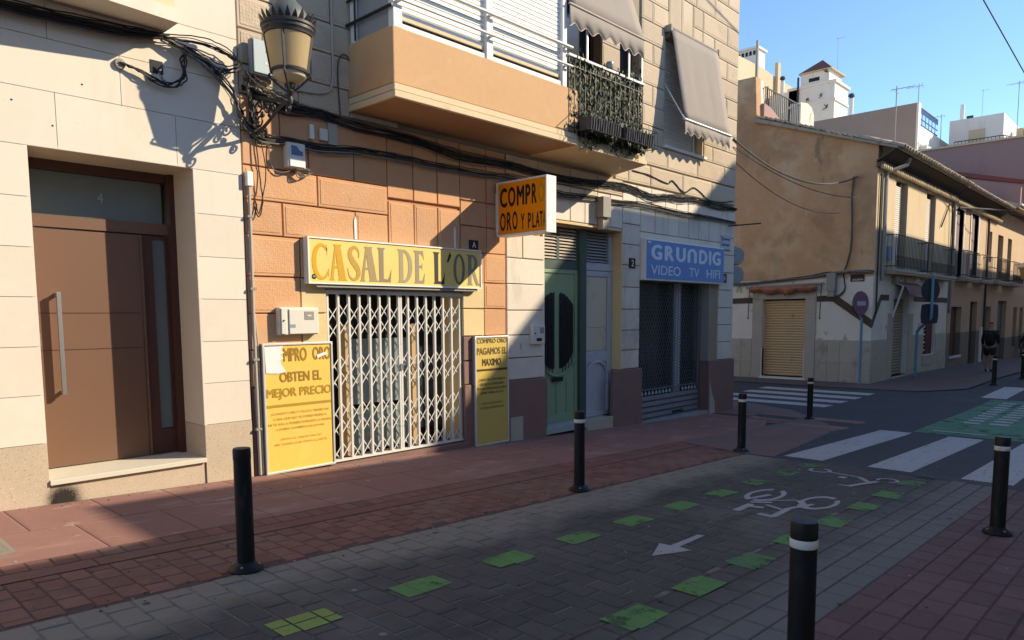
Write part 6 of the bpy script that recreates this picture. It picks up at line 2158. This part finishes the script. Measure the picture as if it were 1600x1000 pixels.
# ------------------------------------------------------------------ houses seen over the roofs
pw = empty('party_wall_house', (46, 3, -2), 'tall house with a bare mauve brown party wall over the row roofs', 'house')
G().box(45.0, 52.0, FYP + .01, 8.5, 4.0, 8.82).build('party_wall', m_mauvewall, pw)
G().box(44.9, 52.1, FYP - .05, 8.5, 8.82, 8.92).build('coping', m_farcream, pw)
G().box(45.2, 52, FYP - .04, FYP + .005, 4.8, 8.8).build('street_front', m_farcream, pw)
cw = empty('coped_gable', (42, 0, 5), 'low brown gable with dark red metal coping below the mauve party wall', 'gable')
G().prism([(-.86, 4.8), (-.86, 5.98), (1.9, 6.72), (6, 7.8), (6, 4.8)], 'x', 42.0, 42.3).build('gable_wall', m_mauvewall, cw)
G().prism([(-1.0, 6.07), (-1.0, 6.24), (1.7, 6.97), (6, 8.12), (6, 7.9), (1.7, 6.75)], 'x', 41.9, 42.4).build('coping', m_coping, cw)
br = empty('brown_block', (56, 9, -2), 'big block with a bare brown side wall and white terraces over the tiled eaves', 'apartment block')
F0 = 6.52
G().box(52.4, 52.9, F0, 22, 5.5, 13.40).build('side_wall', m_brownwall, br)
G().box(52.9, 66, F0 + 1.2, 22, 5.5, 12.2).build('block_body', m_farwhite, br)
G().box(52.36, 52.92, F0 - .12, F0, 7.0, 13.42).build('white_edge', m_farwhite, br)
G().box(52.9, 66, F0, F0 + .25, 11.0, 12.15).build('terrace_parapet', m_farwhite, br)
G().box(52.9, 66, F0 - .55, F0 + 1.2, 10.35, 10.75).build('terrace_slab', m_farwhite, br)
G().box(52.9, 66, F0 - .1, F0 + 1.2, 7.2, 7.6).build('terrace_slab', m_farwhite, br)
for a in (53.5, 54.8):
    G().box(a, a + .8, F0 + 1.1, F0 + 1.19, 7.7, 9.8).build('window', m_farcream, br)
G().box(58.4, 58.7, F0 - .2, F0 + .1, 7.6, 10.35).build('post', m_farwhite, br)
g = G()
for z in (12.2, 12.55, 13.25):
    g.bar((52.9, F0, z), (57.5, F0, z), .05)
for i in range(24):
    g.bar((52.9 + i * .2, F0, 12.9 if i % 4 else 12.15), (52.9 + i * .2, F0, 13.25), .035)
g.build('terrace_rail', M('blue_grey_railing', (.07, .10, .15)), br)
rw = empty('white_terrace_house', (60, 5, -2), 'white flat roofed house with a dark railing at the right over the mauve wall', 'house')
G().box(58, 70, 2.75, 5.9, 6, 13.15).build('wall', m_farwhite, rw)
G().box(57.2, 58.0, 1.4, 5.9, 6, 10.6).build('terrace_wall', m_farwhite, rw)
g = G()
for z in (10.75, 11.55):
    g.bar((57.3, 5.4, z), (57.3, 2.6, z), .05)
    g.bar((57.3, 2.6, z), (62, 1.2, z), .05)
for i in range(14):
    g.bar((57.3, 5.4 - i * .215, 10.6), (57.3, 5.4 - i * .215, 11.55), .03)
for i in range(14):
    g.bar((57.3 + i * .36, 2.6 - i * .107, 10.6), (57.3 + i * .36, 2.6 - i * .107, 11.55), .03)
g.build('terrace_rail', m_rail, rw)
G().box(57.9, 57.99, 3.8, 4.7, 10.6, 12.3).build('door', m_farcream, rw)
G().box(57.96, 58.0, 4.5, 4.9, 13.15, 13.3).build('roof_vent', m_rail, rw)
for a in (2.1, 1.6):
    G().box(61, 61.5, a, a + .4, 11.2, 12.6).build('chimney', m_farcream, rw)
tw_ = empty('stair_tower', (67, 17, 5), 'white stair tower with a red tiled pyramid roof against the sky', 'tower')
G().box(65.0, 68.2, 16.25, 20.2, 10, 19.7).build('tower_base', m_farwhite, tw_)
G().box(64.92, 68.3, 16.15, 20.3, 18.1, 18.3).build('string_course', m_farwhite, tw_)
G().box(64.9, 68.35, 16.1, 20.3, 19.6, 19.82).build('coping', m_farwhite, tw_)
G().box(65.0, 68.0, 16.75, 19.15, 19.82, 20.85).build('tower_top', m_farwhite, tw_)
G().box(64.97, 65.0, 17.55, 18.45, 20.02, 20.32).build('window', m_dark, tw_)
G().add([(64.8, 16.5, 20.85), (68.2, 16.5, 20.85), (68.2, 19.3, 20.85), (64.8, 19.3, 20.85), (66.5, 17.9, 22.15)], [(0, 3, 2, 1), (0, 1, 4), (1, 2, 4), (2, 3, 4), (3, 0, 4)]).build('roof', m_redtile, tw_)
G().box(64.78, 68.22, 16.48, 19.32, 20.78, 20.849).build('roof_edge', m_farcream, tw_)
G().box(65, 68, 19.4, 22.0, 10, 19.6).build('side_wing', m_farwhite, tw_)
G().tube([(64.9, 19.35, 14), (64.9, 19.35, 20.6)], .09, 6).build('downpipe', m_rail, tw_)
g = G()
for y, z in ((18.6, 18.6), (17.4, 18.7), (17.0, 20.6), (16.9, 17.6)):
    for i in range(4):
        g.bar((64.95, y + jit(.15), z + jit(.15)), (64.8, y + jit(.25), z + jit(.25)), .05)
g.build('cable_clamp', m_rail, tw_)
cb = empty('cream_block', (67, 24, 5), 'cream gable stepping down behind the roof terrace, partly hidden by the sandstone corner', 'apartment block')
wl = [Vector((58.5 + 13 * t, 21.75 + .75 * t, 0)) for t in (-.35, 0, .18, .42, .62, .8, 1.0)]
wz = [21.9, 21.45, 21.6, 21.75, 21.7, 21.75, 21.8]
back = Vector((1.2, 6, 0))
g = G()
n = len(wl)
vs_ = [(p.x, p.y, 8) for p in wl] + [(p.x, p.y, z) for p, z in zip(wl, wz)] + [(p.x + back.x, p.y + back.y, z) for p, z in zip(wl, wz)]
fs = [(i, i + 1, n + i + 1, n + i) for i in range(n - 1)] + [(n + i, n + i + 1, 2 * n + i + 1, 2 * n + i) for i in range(n - 1)]
g.add(vs_, fs)
g.build('wall', m_farcream, cb)
G().box(63.0, 64.6, 22.3, 24.2, 21.5, 23.35).build('chimney_block', m_farwhite, cb)
G().box(62.85, 64.75, 22.15, 24.4, 23.35, 23.55).build('chimney_cap', m_farwhite, cb)
g = G()
for i in range(5):
    g.box(62.95, 63.0, 22.45 + i * .36, 22.66 + i * .36, 22.85, 23.2)
g.build('vent_opening', m_dark, cb)
G().tube([(62.2, 21.9, 20), (62.2, 21.9, 23.7)], .13, 6).build('vent_pipe', m_pipe, cb)
G().box(66.5, 67.1, 21.9, 22.2, 19.5, 22.9).build('chimney', m_farcream, cb)
fr = empty('roof_terraces', (50, 8, 6), 'small cream roofs stepping up between the terrace pier and the white tower', 'roof')
for i in range(4):
    G().box(46 + i * .6, 46.3 + i * .6, 8.9, 12.5, 9.2 + i * .45, 9.45 + i * .45).build('roof_step', m_farcream, fr)
G().box(46.3, 49, 9, 12.5, 6, 9.3).build('wall', m_farcream, fr)


def pipe_vent(x, y, z0, z1, r, label, cap=True):
    o = empty('vent_pipe', (x, y, z0), label, 'chimney pipe')
    G().tube([(x, y, z0), (x, y, z1)], r, 10).build('pipe', m_farwhite, o, smooth=True)
    if cap:
        G().lathe((x, y, z1), [(r * .8, 0), (r * .8, .15), (r * 1.5, .16), (r * 1.2, .35), (0, .42)], 10).build('cowl', m_rail, o)


pipe_vent(60, 13.15, 10, 16.55, .17, 'tall white chimney pipe standing right of the white tower')
pipe_vent(60, 5.6, 11, 14.6, .14, 'thin white chimney pipe over the white terraces', False)
pipe_vent(62, 19.5, 17, 19.7, .16, 'short dark capped pipe left of the white tower')


def antenna(x, y, z0, z1, label, n=6, s=.5, dirv=(0, -1, 0)):
    o = empty('antenna', (x, y, z0), label, 'antenna')
    G().tube([(x, y, z0), (x, y, z1)], .022 * s * 2, 6).build('mast', m_pipe, o)
    g = G()
    d = Vector(dirv)
    p = Vector((x, y, z1 - .12 * s * 2))
    g.bar(p - d * s * .4, p + d * s * 1.3, .02 * s * 2)
    side = Vector((0, 0, 1)).cross(d)
    for i in range(n):
        q = p + d * (s * (-.35 + 1.6 * i / n))
        h = s * (.42 - .04 * i)
        up_ = Vector((0, 0, 1)) * (.25 if i % 2 else .9)
        g.bar(q - (side * .8 + up_ * .5) * h, q + (side * .8 + up_ * .5) * h, .014 * s * 2)
    g.bar(p + Vector((0, 0, -.25 * s)) - side * s * .4, p + Vector((0, 0, -.25 * s)) + side * s * .6, .016 * s * 2)
    g.build('aerial_rods', m_pipe, o)


antenna(25.0, -.12, 4.8, 7.0, 'aerial on a tall thin mast rising from the tiled eaves of the corner house', 8, .38)
antenna(52.6, 6.5, 13.2, 14.6, 'aerial at the top corner of the brown side wall', 5, .6, (0, 1, 0))
antenna(58, 2.0, 11.5, 15.0, 'aerial on a mast at the right over the mauve wall', 6, .55, (0, 1, 0))
antenna(67, 16.8, 20.8, 23.9, 'round bushy aerial on the mast of the white tower', 12, .42)
antenna(60, 4.4, 12, 15.4, 'bare thin mast between the white terraces', 2, .3)
antenna(57.5, 6.3, 11.5, 13.6, 'small aerial at the end of the blue grey railing', 4, .5, (0, 1, 0))

# ------------------------------------------------------------------ traffic signs and lights at the crossing
sg = empty('traffic_sign', (21.6, -.43, -2.0), 'faded round no entry sign on a pale blue pole by the old house', 'traffic sign')
G().tube([(21.65, -.42, -2.0), (21.65, -.42, -.15), (21.5, -.36, .05), (21.48, -.36, .55)], .038, 8).build('pole', m_bluepole, sg, smooth=True)
ax = Vector((-.30, -.954, 0)).normalized()
cpt = Vector((21.45, -.46, .285))
sd_ = Vector((0, 0, 1)).cross(ax).normalized()


def disc(c, n_, r, t, name, mat, parent, k=28):
    s_ = Vector((0, 0, 1)).cross(n_).normalized()
    up_ = n_.cross(s_)
    g = G()
    v1 = [c + (s_ * math.cos(2 * PI * i / k) + up_ * math.sin(2 * PI * i / k)) * r for i in range(k)]
    v2 = [p - n_ * t for p in v1]
    g.add(v1 + v2, [tuple(range(k)), tuple(range(2 * k - 1, k - 1, -1))] + [(i, k + i, k + (i + 1) % k, (i + 1) % k) for i in range(k)])
    return g.build(name, mat, parent)


disc(cpt, ax, .33, .02, 'sign_disc', m_signred, sg)
disc(cpt - ax * .02, ax, .34, .02, 'sign_back', m_signback, sg)
u_ = sd_ * .19
v_ = Vector((0, 0, .06))
c2 = cpt + ax * .004
G().add([c2 - u_ - v_, c2 + u_ - v_, c2 + u_ + v_, c2 - u_ + v_], [(0, 1, 2, 3)]).build('white_bar', M('faded_white_bar', (.50, .40, .48)), sg)
s2 = empty('traffic_sign', (24.4, -1.35, -1.95), 'back of a round and a square traffic sign on a bent pale blue pole', 'traffic sign')
G().tube(smooth([(24.5, -1.13, -1.97), (24.5, -1.13, -.75), (24.48, -1.17, -.50), (24.25, -1.50, -.20), (24.20, -1.56, .0), (24.20, -1.56, .95), (24.20, -1.56, 1.12)], 4), .04, 8).build('pole', m_bluepole, s2, smooth=True)
ax2 = Vector((-.50, -.866, 0)).normalized()
c3 = Vector((24.215, -1.515, .68))
disc(c3, ax2, .34, .02, 'sign_disc', m_signback, s2)
sv = Vector((0, 0, 1)).cross(ax2).normalized()
c4 = Vector((24.215, -1.515, -.02))
g = G()
pl = []
for i in range(24):
    a = 2 * PI * i / 24
    ca, sa = math.cos(a), math.sin(a)
    k_ = max(abs(ca), abs(sa))
    rr = .32 / (k_ ** .75)
    pl.append(c4 + sv * ca * rr + Vector((0, 0, sa * rr * .93)))
g.add(pl + [p - ax2 * .02 for p in pl], [tuple(range(24)), tuple(range(47, 23, -1))] + [(i, 24 + i, 24 + (i + 1) % 24, (i + 1) % 24) for i in range(24)])
g.build('sign_plate', m_signback, s2)
for k, (zc, lb) in enumerate(((1.295, 'upper grey rounded housing sticking out past the corner of the sandstone house'), (.87, 'lower grey rounded housing sticking out past the corner of the sandstone house'))):
    o = empty('signal_housing', (15.0, .32, zc - .19), lb, 'traffic light')
    g = G().prism([(14.70, zc - .18), (15.36, zc - .20), (15.60, zc - .10), (15.64, zc + .06), (15.56, zc + .15), (15.40, zc + .20), (14.70, zc + .22)], 'y', .22, .44)
    g.build('housing', m_signgrey, o, bevel=.02)
    G().box(14.68, 14.71, .26, .40, zc - .12, zc + .12).build('wall_bracket', m_rail, o)

# ------------------------------------------------------------------ passer-by
px, py = 28.95, -2.25
pz = zg(px)
per = empty('person', (px, py, pz), 'person walking away in dark shorts and jacket with a black backpack', 'person')


def skinned(name, joints, edges, mat, root=0, sub=1):
    me_ = bpy.data.meshes.new(name)
    me_.from_pydata([j[:3] for j in joints], edges, [])
    o_ = bpy.data.objects.new(name, me_)
    C.objects.link(o_)
    o_.parent = per
    o_.modifiers.new('skin', 'SKIN')
    s_ = o_.modifiers.new('sub', 'SUBSURF')
    s_.levels = s_.render_levels = sub
    for i, j in enumerate(joints):
        r_ = j[3] if isinstance(j[3], tuple) else (j[3], j[3])
        me_.skin_vertices[0].data[i].radius = r_
        me_.skin_vertices[0].data[i].use_root = (i == root)
    me_.materials.append(mat)
    return o_


# walks along +x; y is sideways
J = [(0, 0, .88, (.09, .085)), (0, 0, 1.08, (.085, .08)), (.02, 0, 1.28, (.10, .085)), (.03, 0, 1.41, .07), (.05, 0, 1.48, .052), (.08, 0, 1.58, .085), (.09, 0, 1.68, .075),
     (.02, .08, .84, .06), (.16, .10, .46, .058), (.10, .10, .09, .040), (.22, .10, .035, .034),
     (.0, -.08, .84, .06), (-.04, -.10, .46, .058), (-.24, -.10, .13, .040), (-.15, -.10, .04, .034),
     (.02, .175, 1.36, .055), (-.05, .215, 1.10, .042), (.07, .22, .88, .030), (.11, .215, .80, .028),
     (.02, -.175, 1.36, .055), (.05, -.215, 1.10, .042), (.19, -.21, .92, .030), (.24, -.205, .85, .028)]
E_ = [(0, 1), (1, 2), (2, 3), (3, 4), (4, 5), (5, 6), (0, 7), (7, 8), (8, 9), (9, 10), (0, 11), (11, 12), (12, 13), (13, 14), (2, 15), (15, 16), (16, 17), (17, 18), (2, 19), (19, 20), (20, 21), (21, 22)]
skinned('body', J, E_, m_skin)
skinned('jacket', [(0, 0, .84, (.17, .165)), (0, 0, 1.08, (.175, .165)), (.02, 0, 1.28, (.19, .165)), (.03, 0, 1.41, (.10, .09)), (.02, .175, 1.36, .066), (-.05, .215, 1.10, .054), (.05, .22, .92, .044), (.02, -.175, 1.36, .066), (.05, -.215, 1.10, .054), (.17, -.21, .95, .044)],
        [(0, 1), (1, 2), (2, 3), (2, 4), (4, 5), (5, 6), (2, 7), (7, 8), (8, 9)], m_jacket)
skinned('shorts', [(0, 0, .94, (.17, .17)), (.02, .10, .80, .105), (.12, .10, .54, .092), (.0, -.10, .80, .105), (-.03, -.10, .54, .092)], [(0, 1), (1, 2), (0, 3), (3, 4)], m_shorts)
skinned('hair', [(.065, 0, 1.60, .078), (.085, 0, 1.69, .085)], [(0, 1)], m_hair)
skinned('backpack', [(-.20, 0, .94, (.15, .14)), (-.21, 0, 1.16, (.16, .15)), (-.18, 0, 1.37, (.11, .11))], [(0, 1), (1, 2)], m_pack)
skinned('shoe', [(.07, .10, .055, .048), (.25, .10, .04, .045)], [(0, 1)], m_plaque)
skinned('shoe', [(-.25, -.10, .10, .048), (-.10, -.10, .04, .045)], [(0, 1)], m_plaque)

# ------------------------------------------------------------------ grit and scraps lying on the ground
g = G()
for q in range(420):
    x = random.uniform(.6, 13)
    y = random.choice((random.uniform(-2.8, -.02), random.uniform(-6.5, -2.8), -2.9 + random.gauss(0, .15), -.05 - abs(random.gauss(0, .10))))
    r_ = random.uniform(.004, .013)
    a_ = random.uniform(0, 6.28)
    z_ = zg(x) + .002
    pts_ = [(x + r_ * random.uniform(.6, 1.3) * math.cos(a_ + k * 1.256), y + r_ * random.uniform(.5, 1.2) * math.sin(a_ + k * 1.256)) for k in range(5)]
    mi_ = random.choice((0, 0, 1, 2))
    g.add([(p[0], p[1], z_) for p in pts_] + [(x, y, z_ + r_ * .5)], [(k, (k + 1) % 5, 5) for k in range(5)], mi_)
o = g.build('street_grit', [M('dark_grit', (.05, .04, .03), .3, 30, .9), M('pale_grit', (.36, .32, .26), .3, 30, .9), M('dry_leaf_bits', (.17, .11, .05), .3, 30, .9)], at=(6, -2, zg(6)))
o['kind'] = 'stuff'

# ------------------------------------------------------------------ the other side of the street (behind the photographer); it shades the street
m_oppwhite = M('whitewashed_render', (.80, .74, .64), .05, .8, .9)
opp = empty('opposite_houses', (12, -11, zg(12)), 'row of rendered houses on the photographer side of the street', 'houses', kind='structure')
W = -9.2
k = 9.2
G().box(-12, 12.55, -20, W, -3, 5.0).build('low_house', m_oppwhite, opp)
G().box(12.552, 21.2, -20, W, -3, 6.22).build('middle_house', m_oppwhite, opp)
# its flank is slightly skewed to the street
G().prism([(21.3, W), (44, W), (44, -22), (23.6, -22)], 'z', -3, 10.06).build('tall_house', m_oppwhite, opp)
G().box(25.6, 31.0, -13.0, W, 10.061, 11.4).build('attic', m_oppwhite, opp)
G().box(44.01, 80, -20, W, -3, 9.5).build('end_house', m_oppwhite, opp)
for i in range(9):
    G().box(22.5 + i * 2.4, 23.6 + i * 2.4, W, W + .02, -1 + 0, 1.2).build('window', m_glassdark, opp)
